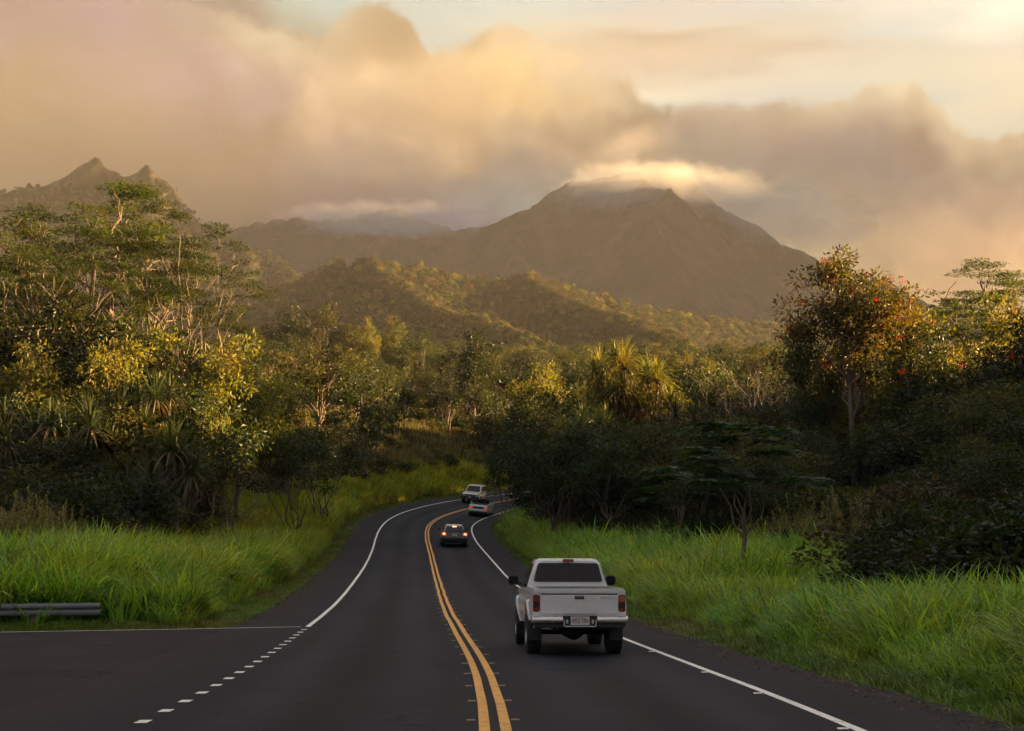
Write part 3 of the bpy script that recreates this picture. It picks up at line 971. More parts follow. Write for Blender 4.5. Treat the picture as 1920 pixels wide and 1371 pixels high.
K = {}
for i in range(4):
    w, c, _ = branching(100 + i, 10, 3.9, 6.4, 3.6, 8, 5, (0.95, 0.62), 70, (0.30, 0.17), 0.17, fork=0.34, shell=0.66, gap=0.05)
    K['broad%d' % i] = Kind('broad', w, c, M['bark_brown'], M['leaf_dark'], 10)
    K['mid%d' % i] = Kind('mid', w, c, M['bark_brown'], M['leaf_mid'], 10)
for i in range(2):
    w, c, _ = branching(130 + i, 10, 3.7, 6.6, 3.3, 7, 5, (0.95, 0.55), 92, (0.26, 0.14), 0.15, fork=0.36, gap=0.05)
    K['gold%d' % i] = Kind('gold', w, c, M['bark_pale'], M['leaf_sunlit'], 10)
    w, c, _ = branching(150 + i, 18, 5.4, 13.6, 4.3, 9, 7, (1.15, 0.15), 135, (0.24, 0.12), 0.24, fork=0.52, flat=0.85, stems=1, shell=0.75, low=-0.75, droop=0.0, gap=0.0)
    K['albizia%d' % i] = Kind('albizia', w, c, M['bark_pale'], M['leaf_albizia'], 18)
w, c, _ = branching(161, 18, 6.2, 13.8, 4.1, 12, 6, (1.15, 0.15), 130, (0.24, 0.12), 0.26, fork=0.40, flat=0.85, stems=3, shell=0.75, low=-0.6, droop=0.0, gap=0.0)
K['albizia2'] = Kind('albizia', w, c, M['bark_pale'], M['leaf_albizia'], 18)
for i in range(2):
    w, c, _ = branching(170 + i, 6, 2.2, 4.4, 1.4, 7, 3, (0.85, 0.3), 1, (0.26, 0.075), 0.07, fork=0.52, feather=True, low=-0.7, twig_mid=False)
    K['feather%d' % i] = Kind('feather', w, c, M['bark_brown'], M['leaf_feather'], 6)
# tall tulip tree with red flower heads
w, c, ends = branching(181, 15, 4.2, 11.0, 3.9, 14, 7, (0.9, 0.58), 90, (0.30, 0.12), 0.17, fork=0.50, shell=0.72, low=-0.75, gap=0.16)
r = np.random.RandomState(5)
fl = Geo()
for e in ends[r.rand(len(ends)) < 0.22]:
    q = e + unit(r.normal(size=3)) * np.array([.8, .8, .5]) + np.array([0, 0, .25])
    blob_leaves(fl, r, q, 0.22, 0.16, 16, (0.17, 0.09))
K['tulip'] = Kind('tulip', w, c, M['bark_brown'], M['leaf_tulip'], 15, extra=(('blossoms', fl.mesh('blossoms', [M['red_flower']])),))
w, c, ends = branching(182, 12, 4.4, 7.6, 4.0, 12, 6, (0.9, 0.6), 80, (0.30, 0.13), 0.2, fork=0.3, shell=0.7, low=-0.85)
fl2 = Geo()
for e in ends[r.rand(len(ends)) < 0.22]:
    q = e + unit(r.normal(size=3)) * np.array([.8, .8, .5]) + np.array([0, 0, .25])
    blob_leaves(fl2, r, q, 0.22, 0.16, 16, (0.17, 0.09))
K['tulip_low'] = Kind('tulip_low', w, c, M['bark_brown'], M['leaf_dark'], 12, extra=(('blossoms', fl2.mesh('blossoms', [M['red_flower']])),))
# spreading small tree by the road
w, c, _ = branching(191, 7, 4.2, 4.9, 1.9, 11, 6, (0.75, 0.30), 80, (0.22, 0.12), 0.13, fork=0.22, flat=0.4, stems=3, shell=0.7, low=-0.5)
K['spread'] = Kind('spread', w, c, M['bark_brown'], M['leaf_dark'], 7)
for i in range(3):
    w, c, _ = branching(200 + i, 3, 1.9, 1.5, 1.35, 8, 5, (0.5, 0.36), 60, (0.19, 0.11), 0.05, fork=0.12, stems=3, shell=0.7, low=-0.95)
    K['shrub%d' % i] = Kind('shrub', w, c, M['bark_brown'], M['leaf_dark'], 3)
    if i < 2: K['shrub_mid%d' % i] = Kind('shrub_mid', w, c, M['bark_brown'], M['leaf_mid'], 3)
    if i < 2: K['shrub_brown%d' % i] = Kind('shrub_brown', w, c, M['bark_brown'], M['leaf_brown'], 3)


def dry_tree(seed, H, R):
    r = np.random.RandomState(seed)
    g, c = Geo(), Geo()

    def rec(p, d, L, rad, lv):
        n = 5
        P = [p]
        for i in range(n - 1):
            d = unit(d + r.normal(size=3) * 0.16 + np.array([0, 0, 0.04]))
            P.append(P[-1] + d * L / (n - 1))
        P = np.array(P)
        g.tube(P, np.linspace(rad, rad * 0.55, n), 5 if lv < 2 else 3)
        if lv == 4:
            if r.rand() < 0.5: blob_leaves(c, r, P[-1], 0.28, 0.22, 4, (0.15, 0.07))
            return
        for i in range(3 if lv < 1 else r.randint(2, 4)):
            nd = unit(d + unit(r.normal(size=3)) * (0.75 if lv else 0.6) * np.array([1, 1, 0.6]))
            rec(P[r.randint(2, n)], nd, L * r.uniform(.62, .85), rad * 0.52, lv + 1)
    for i in range(3):
        a = i * 2.1 + r.rand()
        rec(np.array([0.1 * math.cos(a), .1 * math.sin(a), -0.3]), unit(np.array([math.cos(a) * .3, math.sin(a) * .3, 1.0])), H * 0.36, 0.10, 0)
    return g, c


for i in range(2):
    w, c = dry_tree(300 + i, 8, 3)
    K['dry%d' % i] = Kind('dry', w, c, M['bark_grey'], M['leaf_brown'], 8)


# strap-leaved screw pine: stems with rosettes of long hanging leaves
def rosette(seed, n=64, L=1.5, lm='leaf_strap'):
    r = np.random.RandomState(seed)
    g = Geo()
    for i in range(n):
        a = i * 2.399 + r.uniform(-.2, .2)
        pit = math.radians(88 - 120 * (i / n) ** 1.1 + r.uniform(-8, 8))
        h = np.array([math.cos(a), math.sin(a), 0])
        d = h * math.cos(pit) + np.array([0, 0, 1]) * math.sin(pit)
        Lq = L * r.uniform(0.75, 1.15)
        m = 6
        P = [np.array([0, 0, 0.0])]
        bend = r.uniform(0.10, 0.30)
        for k in range(m):
            d = unit(d - np.array([0, 0, bend * (0.2 + k * 0.35)]))
            P.append(P[-1] + d * Lq / m)
        P = np.array(P)
        side_v = np.array([-h[1], h[0], 0])
        wd = 0.045 * np.array([1, 1.1, 1.0, .9, .7, .45, 0.08]) * r.uniform(.9, 1.2)
        V = np.concatenate([P + side_v * wd[:, None], P - np.array([0, 0, .012]), P - side_v * wd[:, None]])
        F = []
        for k in range(m):
            F += [(k, k + 1, m + 1 + k + 1, m + 1 + k), (m + 1 + k, m + 1 + k + 1, 2 * m + 2 + k + 1, 2 * m + 2 + k)]
        dead = 1 if (i > n * 0.82) else 0
        g.add(V, F, dead)
    return g.mesh('leaf_rosette', [M[lm], M['leaf_dead']])


ROS = [rosette(1), rosette(2, 54, 1.7), rosette(3, 70, 1.5, 'leaf_strap_sunlit'), rosette(4, 60, 1.7, 'leaf_strap_sunlit')]


def screw_pine(loc, H, R, seed, label, n=12, rs=1.0):
    r = np.random.RandomState(seed)
    g = Geo()
    root = empty('screw_pine', loc, 0)
    tag(root, label, 'tree', 'screw pines with strap leaves')
    f = np.array([0.1 * R, 0, H * 0.45])
    tp = curve(np.array([0, 0, -.4]), f, 7, r, wob=0.05)
    g.tube(tp, np.linspace(0.17, 0.12, 7), 8)
    ends = []
    for i in range(n):
        a = i * 2.399
        rr = math.sqrt((i + 0.6) / n) * R
        e = np.array([math.cos(a) * rr, math.sin(a) * rr, H * r.uniform(0.62, 0.97) - 0.35 * rr])
        if i == 0: e = np.array([0.2, 0, H - 1.2])
        P = curve(tp[r.randint(3, 7)], e, 6, r, up=-0.08, wob=0.05)
        g.tube(P, np.linspace(0.10, 0.065, 6), 6)
        ends.append(e)
    link('trunk', g.mesh('screw_pine_trunk', [M['bark_grey']], True), root)
    for e in ends:
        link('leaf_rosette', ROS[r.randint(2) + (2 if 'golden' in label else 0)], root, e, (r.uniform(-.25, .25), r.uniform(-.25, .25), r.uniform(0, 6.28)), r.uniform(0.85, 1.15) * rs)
    return root


# ------------------------------------------------------------------ planting
NAMES = {'broad': 'broadleaf_tree', 'mid': 'broadleaf_tree', 'gold': 'sunlit_leaf_tree', 'albizia': 'umbrella_tree', 'feather': 'feather_leaf_tree', 'tulip': 'tulip_tree', 'tulip_low': 'tulip_tree',
         'spread': 'spreading_tree', 'shrub': 'shrub', 'shrub_mid': 'shrub', 'shrub_brown': 'shrub', 'dry': 'bare_tree'}
PLANTED = []


def plant(kind, x, y, H, wide, label, group, cat='tree', rz=None, sink=0.0):
    k = K[kind]
    z = tz(x, y)
    s = H / k.H
    root = empty(NAMES[k.name], (x, y, z - sink), random.uniform(0, 6.28) if rz is None else rz, (s * wide, s * wide, s))
    tag(root, label, cat, group)
    link('trunk', k.trunk, root)
    link('crown', k.crown, root)
    for nm, me in k.extra:
        o = link(nm, me, root)
        o['kind'] = 'stuff'
    PLANTED.append((x, y, wide * s * 3))
    return root


def hero(kind, px, top, Y, wide, label, group, cat='tree', rz=None, hmin=1.0):
    x = (px - 960) / FPX * Y
    z = tz(x, Y)
    ztop = EYE + (HOR - top) / FPX * Y
    return plant(kind, x, Y, max(ztop - z, hmin), wide, label, group, cat, rz)


UT = 'umbrella trees with pale branches'
hero('albizia0', 190, 340, 104, 1.0, 'tallest pale branched umbrella tree under the twin mountain peaks', UT, rz=0.4)
hero('albizia2', 352, 398, 98, 0.68, 'many stemmed umbrella tree at the right end of the left umbrella trees', UT, rz=1.0)
hero('albizia1', 60, 388, 98, 0.95, 'wide flat topped umbrella tree near the left edge of the photo', UT, rz=2.2)
hero('albizia1', 290, 372, 106, 0.72, 'slimmer umbrella tree just right of the tallest one', UT, rz=4.0)
hero('albizia0', -70, 420, 95, 1.0, 'umbrella tree cut by the left edge of the photo', UT, rz=5.0)
hero('albizia2', 130, 452, 92, 0.8, 'lower umbrella tree in front of the tallest one', UT, rz=3.3)
hero('albizia1', 1840, 487, 116, 0.95, 'flat topped umbrella tree against the pale sky on the right', UT, rz=0.9)
hero('albizia2', 1945, 500, 112, 0.85, 'umbrella tree cut by the right edge of the photo', UT, rz=2.4)
hero('albizia0', 1770, 560, 122, 0.6, 'small umbrella tree behind the yellow lit leaves right of the tulip tree', UT, rz=5.1)
hero('albizia1', 1235, 632, 240, 0.7, 'distant umbrella tree rising behind the golden screw pine', UT, rz=1.4)
hero('albizia2', 1010, 634, 250, 0.8, 'distant flat umbrella tree over the middle of the wood', UT, rz=0.1)

GT = 'trees with sunlit yellow leaves'
for px, top, Y, wd, lb in [(340, 600, 86, 1.0, 'yellow lit tree glowing below the many stemmed umbrella tree'), (215, 640, 84, 0.8, 'sunlit yellow tree above the left screw pines'),
                           (440, 640, 92, 0.85, 'yellow green tree at the right end of the left wood'), (60, 655, 82, 0.9, 'golden lit tree by the left edge below the umbrella trees'),
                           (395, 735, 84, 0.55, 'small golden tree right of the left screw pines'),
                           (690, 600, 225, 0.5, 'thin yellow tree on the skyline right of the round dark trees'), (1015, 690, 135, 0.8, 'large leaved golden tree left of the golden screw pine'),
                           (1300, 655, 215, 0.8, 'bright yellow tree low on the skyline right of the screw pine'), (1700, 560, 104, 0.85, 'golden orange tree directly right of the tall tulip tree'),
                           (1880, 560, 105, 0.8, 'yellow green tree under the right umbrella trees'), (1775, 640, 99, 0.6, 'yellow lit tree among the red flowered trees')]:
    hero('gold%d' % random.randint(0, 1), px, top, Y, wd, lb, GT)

BT = 'round broadleaf trees'
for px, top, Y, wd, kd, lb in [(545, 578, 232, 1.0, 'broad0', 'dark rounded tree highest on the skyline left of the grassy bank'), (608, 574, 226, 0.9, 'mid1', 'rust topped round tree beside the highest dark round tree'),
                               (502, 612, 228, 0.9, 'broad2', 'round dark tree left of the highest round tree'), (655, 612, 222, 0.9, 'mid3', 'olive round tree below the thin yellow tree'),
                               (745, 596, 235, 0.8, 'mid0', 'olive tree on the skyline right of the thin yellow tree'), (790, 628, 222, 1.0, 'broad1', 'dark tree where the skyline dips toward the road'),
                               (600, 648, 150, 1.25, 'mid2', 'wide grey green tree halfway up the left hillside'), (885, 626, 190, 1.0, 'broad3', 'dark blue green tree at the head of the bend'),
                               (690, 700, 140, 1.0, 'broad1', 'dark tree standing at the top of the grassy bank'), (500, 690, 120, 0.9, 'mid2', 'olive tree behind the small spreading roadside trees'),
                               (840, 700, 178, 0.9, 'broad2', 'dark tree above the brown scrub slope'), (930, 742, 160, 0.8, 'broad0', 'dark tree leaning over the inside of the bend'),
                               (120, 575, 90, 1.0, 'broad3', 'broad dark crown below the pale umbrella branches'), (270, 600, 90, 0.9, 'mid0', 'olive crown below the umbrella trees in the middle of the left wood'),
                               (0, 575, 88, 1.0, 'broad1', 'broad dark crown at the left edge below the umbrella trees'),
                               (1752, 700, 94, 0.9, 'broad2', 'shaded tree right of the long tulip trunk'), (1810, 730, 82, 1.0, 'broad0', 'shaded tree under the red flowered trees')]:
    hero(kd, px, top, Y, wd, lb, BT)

TT = 'tulip trees with red flowers'
hero('tulip', 1606, 478, 97, 1.0, 'tall tulip tree with red flowers and a long bare trunk', TT, rz=0.3)
hero('tulip_low', 1905, 590, 86, 1.0, 'dark tulip tree with red flowers at the right edge', TT, rz=1.2)
hero('tulip_low', 1760, 610, 96, 0.85, 'shaded tulip tree with few red flowers behind the yellow leaves', TT, rz=2.9)
hero('tulip_low', 1520, 590, 101, 0.55, 'lower tulip tree with red flowers on the left flank of the tall one', TT, rz=4.1)

ST = 'small spreading trees beside the road'
hero('spread', 612, 800, 108, 0.95, 'dark spreading tree with bare forked stems above the roadside grass', ST, rz=0.7)
hero('spread', 520, 822, 92, 0.9, 'dark spreading tree left of the forked roadside tree', ST, rz=2.0)
hero('spread', 1010, 800, 92, 0.9, 'dark spreading tree at the right of the bend', ST, rz=3.1)
hero('spread', 950, 842, 128, 0.8, 'dark low tree at the inside of the bend beside the convertible', ST, rz=4.1)
hero('spread', 1475, 870, 70, 0.8, 'dark spreading tree at the foot of the tulip trunk', ST, rz=5.0)

FT = 'young trees with feathery leaves'
hero('feather0', 1385, 778, 47, 1.16, 'slender young feathery tree standing in the right hand grass', FT, rz=0.4)
hero('feather1', 1270, 846, 70, 1.2, 'lower feathery tree left of the slender one', FT, rz=2.4)
LT = 'dark leafy trees at the foot of the right hand wood'
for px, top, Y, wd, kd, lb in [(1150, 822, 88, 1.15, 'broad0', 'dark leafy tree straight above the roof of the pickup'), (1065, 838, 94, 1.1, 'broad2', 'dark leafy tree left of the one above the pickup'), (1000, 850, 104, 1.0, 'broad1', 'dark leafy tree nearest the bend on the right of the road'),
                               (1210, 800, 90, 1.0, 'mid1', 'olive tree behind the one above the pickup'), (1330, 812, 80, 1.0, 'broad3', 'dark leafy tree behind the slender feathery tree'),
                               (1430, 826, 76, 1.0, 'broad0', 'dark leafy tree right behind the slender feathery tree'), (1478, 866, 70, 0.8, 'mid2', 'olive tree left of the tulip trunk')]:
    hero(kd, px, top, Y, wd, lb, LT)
IB = 'bushes on the inside of the bend'
for k_, (s_, t_, H_) in enumerate([(128, 7.4, 1.7), (133, 7.0, 2.1), (137.5, 6.6, 2.3), (142, 6.4, 2.4), (147, 6.6, 2.6), (153, 6.8, 3.0)]):
    P_ = road_pt(np.array([float(s_)]), np.array([t_]))[0]
    plant('shrub_mid%d' % (k_ % 2), P_[0], P_[1], H_, 1.15, ['low olive bush where the right edge line turns', 'second olive bush along the inside of the bend', 'third olive bush along the inside of the bend', 'olive bush hiding the end of the right edge line', 'taller olive bush past the convertible', 'tallest olive bush at the far end of the bend'][k_], IB, 'bush')


DT = 'bare twiggy trees'
for i, (px, top, Y, wd, lb) in enumerate([(1440, 598, 132, 0.9, 'tallest bare brown tree left of the tulip tree'), (1355, 650, 125, 1.0, 'bare brown tree with a wide twiggy head'), (1295, 706, 112, 0.8, 'bare grey tree right of the golden screw pine'),
                                          (1400, 720, 98, 0.9, 'bare tree behind the slender feathery tree'), (1240, 742, 96, 0.7, 'leaning bare stems under the golden screw pine'), (1490, 700, 108, 0.8, 'bare tree under the left branches of the tulip tree'),
                                          (1535, 770, 80, 0.6, 'pale bare stem left of the tulip trunk'), (300, 930 - 130, 66, 0.6, 'bare stems in the dark under the left screw pines'), (30, 860, 62, 0.7, 'bare stems in the dark at the left edge'),
                                          (420, 790, 76, 0.7, 'bare branched tree right of the left screw pines')]):
    hero('dry%d' % (i % 2), px, top, Y, wd, lb, DT)


SH = 'dark shrubs at the right edge of the grass'
for px, top, Y, wd, kd, lb in [(1850, 872, 50, 1.25, 'broad0', 'biggest dark shrub behind the tall grass at the right edge'), (1765, 940, 53, 1.2, 'mid2', 'dark shrub left of the biggest one behind the right hand grass'),
                               (1925, 925, 42, 1.1, 'broad1', 'dark shrub cut by the right edge behind the grass'), (1700, 1005, 60, 1.0, 'shrub_mid1', 'low dark shrub where the far grass ends on the right'),
                               (1800, 1020, 44, 1.1, 'shrub1', 'low shrub right behind the near grass'), (1890, 1050, 37, 0.9, 'shrub_mid0', 'olive shrub low at the right edge behind the near grass')]:
    hero(kd, px, top, Y, wd, lb, SH, 'shrub')


def hero_pine(px, top, Y, R, seed, label, n=12, rs=1.0):
    x = (px - 960) / FPX * Y
    z = tz(x, Y)
    return screw_pine((x, Y, z), EYE + (HOR - top) / FPX * Y - z - 0.5, R, seed, label, n, rs)


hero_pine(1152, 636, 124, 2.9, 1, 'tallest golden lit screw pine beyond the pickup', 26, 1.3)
hero_pine(1228, 664, 122, 1.8, 2, 'narrow golden lit screw pine at the right of the tallest one', 9, 1.3)
hero_pine(1085, 745, 104, 2.1, 3, 'shaded screw pine left below the golden one', 9)
hero_pine(1262, 735, 104, 2.2, 4, 'shaded screw pine behind the bare stems', 9)
hero_pine(160, 712, 73, 1.9, 5, 'dark screw pine in the middle of the left wood', 11)
hero_pine(255, 690, 76, 2.0, 6, 'dark screw pine just below the yellow leaves', 12)
hero_pine(325, 800, 68, 1.1, 7, 'low screw pine at the right end of the left screw pines', 6)
hero_pine(60, 745, 72, 1.6, 8, 'dark screw pine near the left edge', 8)


# ---- the rest of the wood: how high its trees may show, by column and distance
CAP = {-300: [(55, 900), (66, 830), (76, 720), (92, 610), (140, 560)], 400: [(55, 900), (66, 850), (76, 760), (92, 650), (120, 660), (220, 640)],
       480: [(80, 880), (95, 800), (120, 720), (150, 660), (230, 620), (400, 600)], 700: [(120, 900), (150, 700), (230, 640), (400, 620)],
       760: [(120, 860), (150, 770), (180, 700), (230, 650), (400, 632)], 900: [(120, 880), (150, 780), (180, 710), (230, 665), (400, 636)],
       960: [(90, 900), (110, 775), (150, 700), (230, 665), (400, 640)], 1100: [(60, 900), (75, 815), (110, 735), (150, 680), (230, 668), (400, 640)],
       1450: [(60, 900), (75, 815), (110, 740), (150, 680), (230, 655), (400, 640)], 1520: [(60, 930), (75, 820), (95, 760), (120, 730), (230, 660)],
       1920: [(33, 1010), (42, 890), (60, 790), (75, 700), (95, 640), (120, 680), (230, 640)], 2300: [(33, 960), (42, 860), (60, 740), (75, 680), (95, 640), (120, 690), (230, 640)]}
_ck = sorted(CAP)


def cap(px, Y):
    v = [np.interp(Y, [a for a, b in CAP[k]], [b for a, b in CAP[k]]) for k in _ck]
    return float(np.interp(px, _ck, v))


def wood_ok(s, t, x, y):
    """where the wood stands, by station and offset"""
    dR, dL = t - EDR, EDL - t
    if dR > 0:
        if y < 58: return dR > 6.5 and (960 + FPX * x / y > 1700) and y > 33
        lim = np.interp(s, [42, 52, 67, 82, 102, 125, 150, 320], [15, 11, 8.0, 6.0, 4.5, 4.5, 4, 4])
        return dR > lim
    lim = np.interp(s, [0, 32, 42, 52, 67, 82, 97, 120, 135, 320], [34, 20, 12, 9, 7.5, 7.5, 9, 14, 14, 10])
    return dL > lim and y > 50


rr = np.random.RandomState(11)
cand = []
for _ in range(26000):
    Y = 33 + 560 * rr.rand() ** 1.5
    x = rr.uniform(-1, 1) * (Y * 0.40 + 6)
    cand.append((x, Y))
cand = np.array(cand)
cs, ct = nearest(cand[:, 0], cand[:, 1])
grid = {}
chosen = []
for (x, y), s, t in zip(cand, cs, ct):
    if not wood_ok(s, t, x, y): continue
    dmin = 2.45 + max(0, y - 60) * 0.016
    key = (int(x // 5), int(y // 5))
    rg = int(dmin // 5) + 1
    bad = False
    for i in range(-rg, rg + 1):
        for j in range(-rg, rg + 1):
            for q in grid.get((key[0] + i, key[1] + j), ()):
                if (q[0] - x) ** 2 + (q[1] - y) ** 2 < dmin * dmin: bad = True; break
    if bad: continue
    grid.setdefault(key, []).append((x, y))
    chosen.append((x, y, s, t))
chosen.sort(key=lambda q: q[1])
cz = terrain(np.array([c[0] for c in chosen]), np.array([c[1] for c in chosen]))
far_pts = []
n_ind = 0
MARKS = [(-20, 'the left edge of the photo'), (75, 'the flat topped umbrella tree'), (190, 'the tallest umbrella tree'), (255, 'the highest left screw pine'), (352, 'the many stemmed umbrella tree'), (440, 'the last left yellow tree'),
         (545, 'the highest round tree'), (612, 'the forked roadside tree'), (700, 'the thin yellow skyline tree'), (790, 'the steep scrub bank'), (885, 'the far bend'), (960, 'the bushes inside the bend'), (1075, 'the shaded screw pine'),
         (1152, 'the tallest golden screw pine'), (1228, 'the narrow golden screw pine'), (1300, 'the bare grey tree'), (1368, 'the slender feathery tree'), (1440, 'the tallest bare brown tree'), (1520, 'the tall tulip tree'), (1615, 'the long tulip trunk'),
         (1700, 'the golden orange tree'), (1775, 'the small umbrella tree'), (1840, 'the right flat umbrella tree'), (1930, 'the right edge of the photo')]
USED = {}


def wood_label(col, what, px, y, H):
    m = min(MARKS, key=lambda q: abs(q[0] - px))
    side = 'level with' if abs(px - m[0]) < 16 else ('just left of' if px < m[0] else 'just right of')
    if 'edge of the photo' in m[1]: side = 'near'
    band = 'front row' if y < 68 else 'second row' if y < 88 else 'mid wood' if y < 115 else 'deep wood' if y < 142 else 'back row'
    size = 'low' if H < 3 else 'short' if H < 5.5 else 'middling' if H < 8 else 'tall'
    return '%s %s %s, %s, %s %s' % (size, col, what, band, side, m[1])
for (x, y, s, t), z in zip(chosen, cz):
    px = 960 + FPX * x / y
    top = cap(px, y) + rr.uniform(-12, 45) * min(1, 90 / y + 0.2)
    ztop = EYE + (HOR - top) / FPX * y
    H = ztop - z
    H = min(H, rr.uniform(9, 14))
    if H < 1.6: H = rr.uniform(1.2, 2.2)
    rightside = t > 0
    near_edge = (s < 110)
    inview = -60 < px < 1980
    if 1530 < px < 1720 and y < 98: H = min(H, EYE + (HOR - 915) / FPX * y - z)
    if 1270 < px < 1560 and 95 < y < 140: H = min(H, 6.0)
    if 1070 < px < 1265 and y < 126: H = min(H, EYE + (HOR - 800) / FPX * y - z)
    if H < 0.9: continue
    if H < 4.2:
        kd = rr.choice(['shrub0', 'shrub1', 'shrub2', 'shrub_mid0', 'shrub_brown0', 'shrub_brown1'], p=[.24, .24, .2, .14, .1, .08])
    else:
        kd = rr.choice(['broad0', 'broad1', 'broad2', 'broad3', 'mid0', 'mid1', 'mid2', 'mid3', 'gold0', 'gold1', 'albizia0', 'dry0', 'dry1'],
                       p=np.array([.14, .14, .14, .13, .085, .085, .08, .08, .025, .025, .035, .02, .01]) / .995)
        if 1230 < px < 1540 and 85 < y < 170 and rr.rand() < 0.45: kd = rr.choice(['dry0', 'dry1'])
        if kd == 'albizia0' and (y < 110 or H < 8): kd = 'mid1'
    if y < 170 and inview and n_ind < 330:
        n_ind += 1
        k = K[kd]
        sd_ = 'right' if rightside else 'left'
        col = {'broad': 'dark green', 'mid': 'olive green', 'gold': 'yellow lit', 'albizia': 'flat topped', 'dry': 'bare twiggy', 'shrub': 'dark green', 'shrub_mid': 'olive green', 'shrub_brown': 'brown leaved'}[k.name]
        if k.name.startswith('shrub'):
            plant(kd, x, y, H, rr.uniform(0.9, 1.4), wood_label(col, 'shrub', px, y, H), '%s shrubs in the wood %s of the road' % (col, sd_), 'shrub')
        else:
            plant(kd, x, y, H, rr.uniform(0.8, 1.25) * min(1.5, max(0.8, 9 / H)) ** 0.6, wood_label(col, 'tree', px, y, H), '%s trees in the wood %s of the road' % (col, sd_), 'tree')
    else:
        far_pts.append((x, y, z, kd, H, rr.uniform(0.9, 1.25) * min(1.6, max(0.8, 9 / H)) ** 0.6))
print('WOOD individuals', n_ind, 'far', len(far_pts), 'chosen', len(chosen))

# the wood goes on outside the picture on the right, and shades the road from the low sun
for _ in range(420):
    x, y = rr.uniform(19, 95), rr.uniform(-30, 95)
    if 960 + FPX * (x - 5) / max(y, 1) < 2010 and y > 0: continue
    s, t = nearest([x], [y])
    if t[0] - EDR < 13: continue
    far_pts.append((x, y, tz(x, y), rr.choice(['broad0', 'broad1', 'broad2', 'mid0']), rr.uniform(8, 13), 1.1))


# ---- instancing for what nobody could count
def scatter(name, pts, protos, label=None):
    """pts: list of (x,y,z, index, rotz, sx, sy, sz [,tilt x, tilt y]); one object, geometry nodes"""
    A = np.array(pts, dtype=np.float32)
    n = len(A)
    me = bpy.data.meshes.new(name)
    me.vertices.add(n)
    me.vertices.foreach_set('co', A[:, :3].ravel())
    a = me.attributes.new('idx', 'INT', 'POINT'); a.data.foreach_set('value', A[:, 3].astype(np.int32))
    rot = np.zeros((n, 3), np.float32); rot[:, 2] = A[:, 4]
    if A.shape[1] > 8: rot[:, 0] = A[:, 8]; rot[:, 1] = A[:, 9]
    a = me.attributes.new('rot', 'FLOAT_VECTOR', 'POINT'); a.data.foreach_set('vector', rot.ravel())
    a = me.attributes.new('scl', 'FLOAT_VECTOR', 'POINT'); a.data.foreach_set('vector', A[:, 5:8].astype(np.float32).ravel())
    ob = link(name, me)
    coll = bpy.data.collections.new(name + '_kinds')
    for i, pm in enumerate(protos):
        coll.objects.link(bpy.data.objects.new('%s_kind_%02d' % (name, i), pm))
    ng = bpy.data.node_groups.new(name + '_scatter', 'GeometryNodeTree')
    ng.interface.new_socket('Geometry', in_out='INPUT', socket_type='NodeSocketGeometry')
    ng.interface.new_socket('Geometry', in_out='OUTPUT', socket_type='NodeSocketGeometry')
    gi = ng.nodes.new('NodeGroupInput'); go = ng.nodes.new('NodeGroupOutput')
    m2p = ng.nodes.new('GeometryNodeMeshToPoints')
    ci = ng.nodes.new('GeometryNodeCollectionInfo')
    ci.inputs['Collection'].default_value = coll
    ci.inputs['Separate Children'].default_value = True
    ci.inputs['Reset Children'].default_value = True
    iop = ng.nodes.new('GeometryNodeInstanceOnPoints')
    iop.inputs['Pick Instance'].default_value = True

    def attr(nm, ty):
        q = ng.nodes.new('GeometryNodeInputNamedAttribute'); q.data_type = ty; q.inputs['Name'].default_value = nm
        return q.outputs['Attribute']
    ng.links.new(gi.outputs[0], m2p.inputs['Mesh'])
    ng.links.new(m2p.outputs[0], iop.inputs['Points'])
    ng.links.new(ci.outputs[0], iop.inputs['Instance'])
    ng.links.new(attr('idx', 'INT'), iop.inputs['Instance Index'])
    ng.links.new(attr('rot', 'FLOAT_VECTOR'), iop.inputs['Rotation'])
    ng.links.new(attr('scl', 'FLOAT_VECTOR'), iop.inputs['Scale'])
    ng.links.new(iop.outputs[0], go.inputs[0])
    md = ob.modifiers.new('scatter', 'NODES')
    md.node_group = ng
    tag(ob, label, kind='stuff')
    return ob


names = sorted(set(q[3] for q in far_pts))
scatter('forest', [(x, y, z - 0.1, names.index(kd), rr.uniform(0, 6.28), w * H / K[kd].H, w * H / K[kd].H, H / K[kd].H) for x, y, z, kd, H, w in far_pts], [K[k].whole() for k in names],
        'dense far wood that climbs behind the bend to the foot of the hills')

# ---- trees that clothe the hills
def hill_kind(seed, mat, bk, R=4.0, H=9.0, n=46, leaf=(1.0, 0.6), tall=False):
    r = np.random.RandomState(seed)
    g = Geo()
    g.tube(curve(np.array([0, 0, -3.0]), np.array([0, 0, H * .7]), 5, r), np.linspace(.35, .12, 5), 5, 0)
    for i in range(12):
        a = r.rand() * 6.28; q = r.rand() ** .5
        if tall: c = np.array([math.cos(a) * q * R * .25, math.sin(a) * q * R * .25, H * (0.2 + .8 * i / 12)])
        else: c = np.array([math.cos(a) * q * R * .75, math.sin(a) * q * R * .75, H * r.uniform(.45, .95) - q * H * .2])
        blob_leaves(g, r, c, R * (.16 if tall else .42), R * .3, n, leaf, 1)
    return g.mesh('hill_tree_kind', [bk, mat])


HK = [hill_kind(1, M['leaf_mid'], M['bark_pale']), hill_kind(2, M['leaf_dark'], M['bark_brown'], 4.6, 8), hill_kind(3, M['leaf_sunlit'], M['bark_pale'], 3.6, 10), hill_kind(4, M['leaf_brown'], M['bark_pale'], 3.0, 11, 30), hill_kind(5, M['leaf_dark'], M['bark_brown'], 3.0, 14, 24, (0.9, .4), True)]


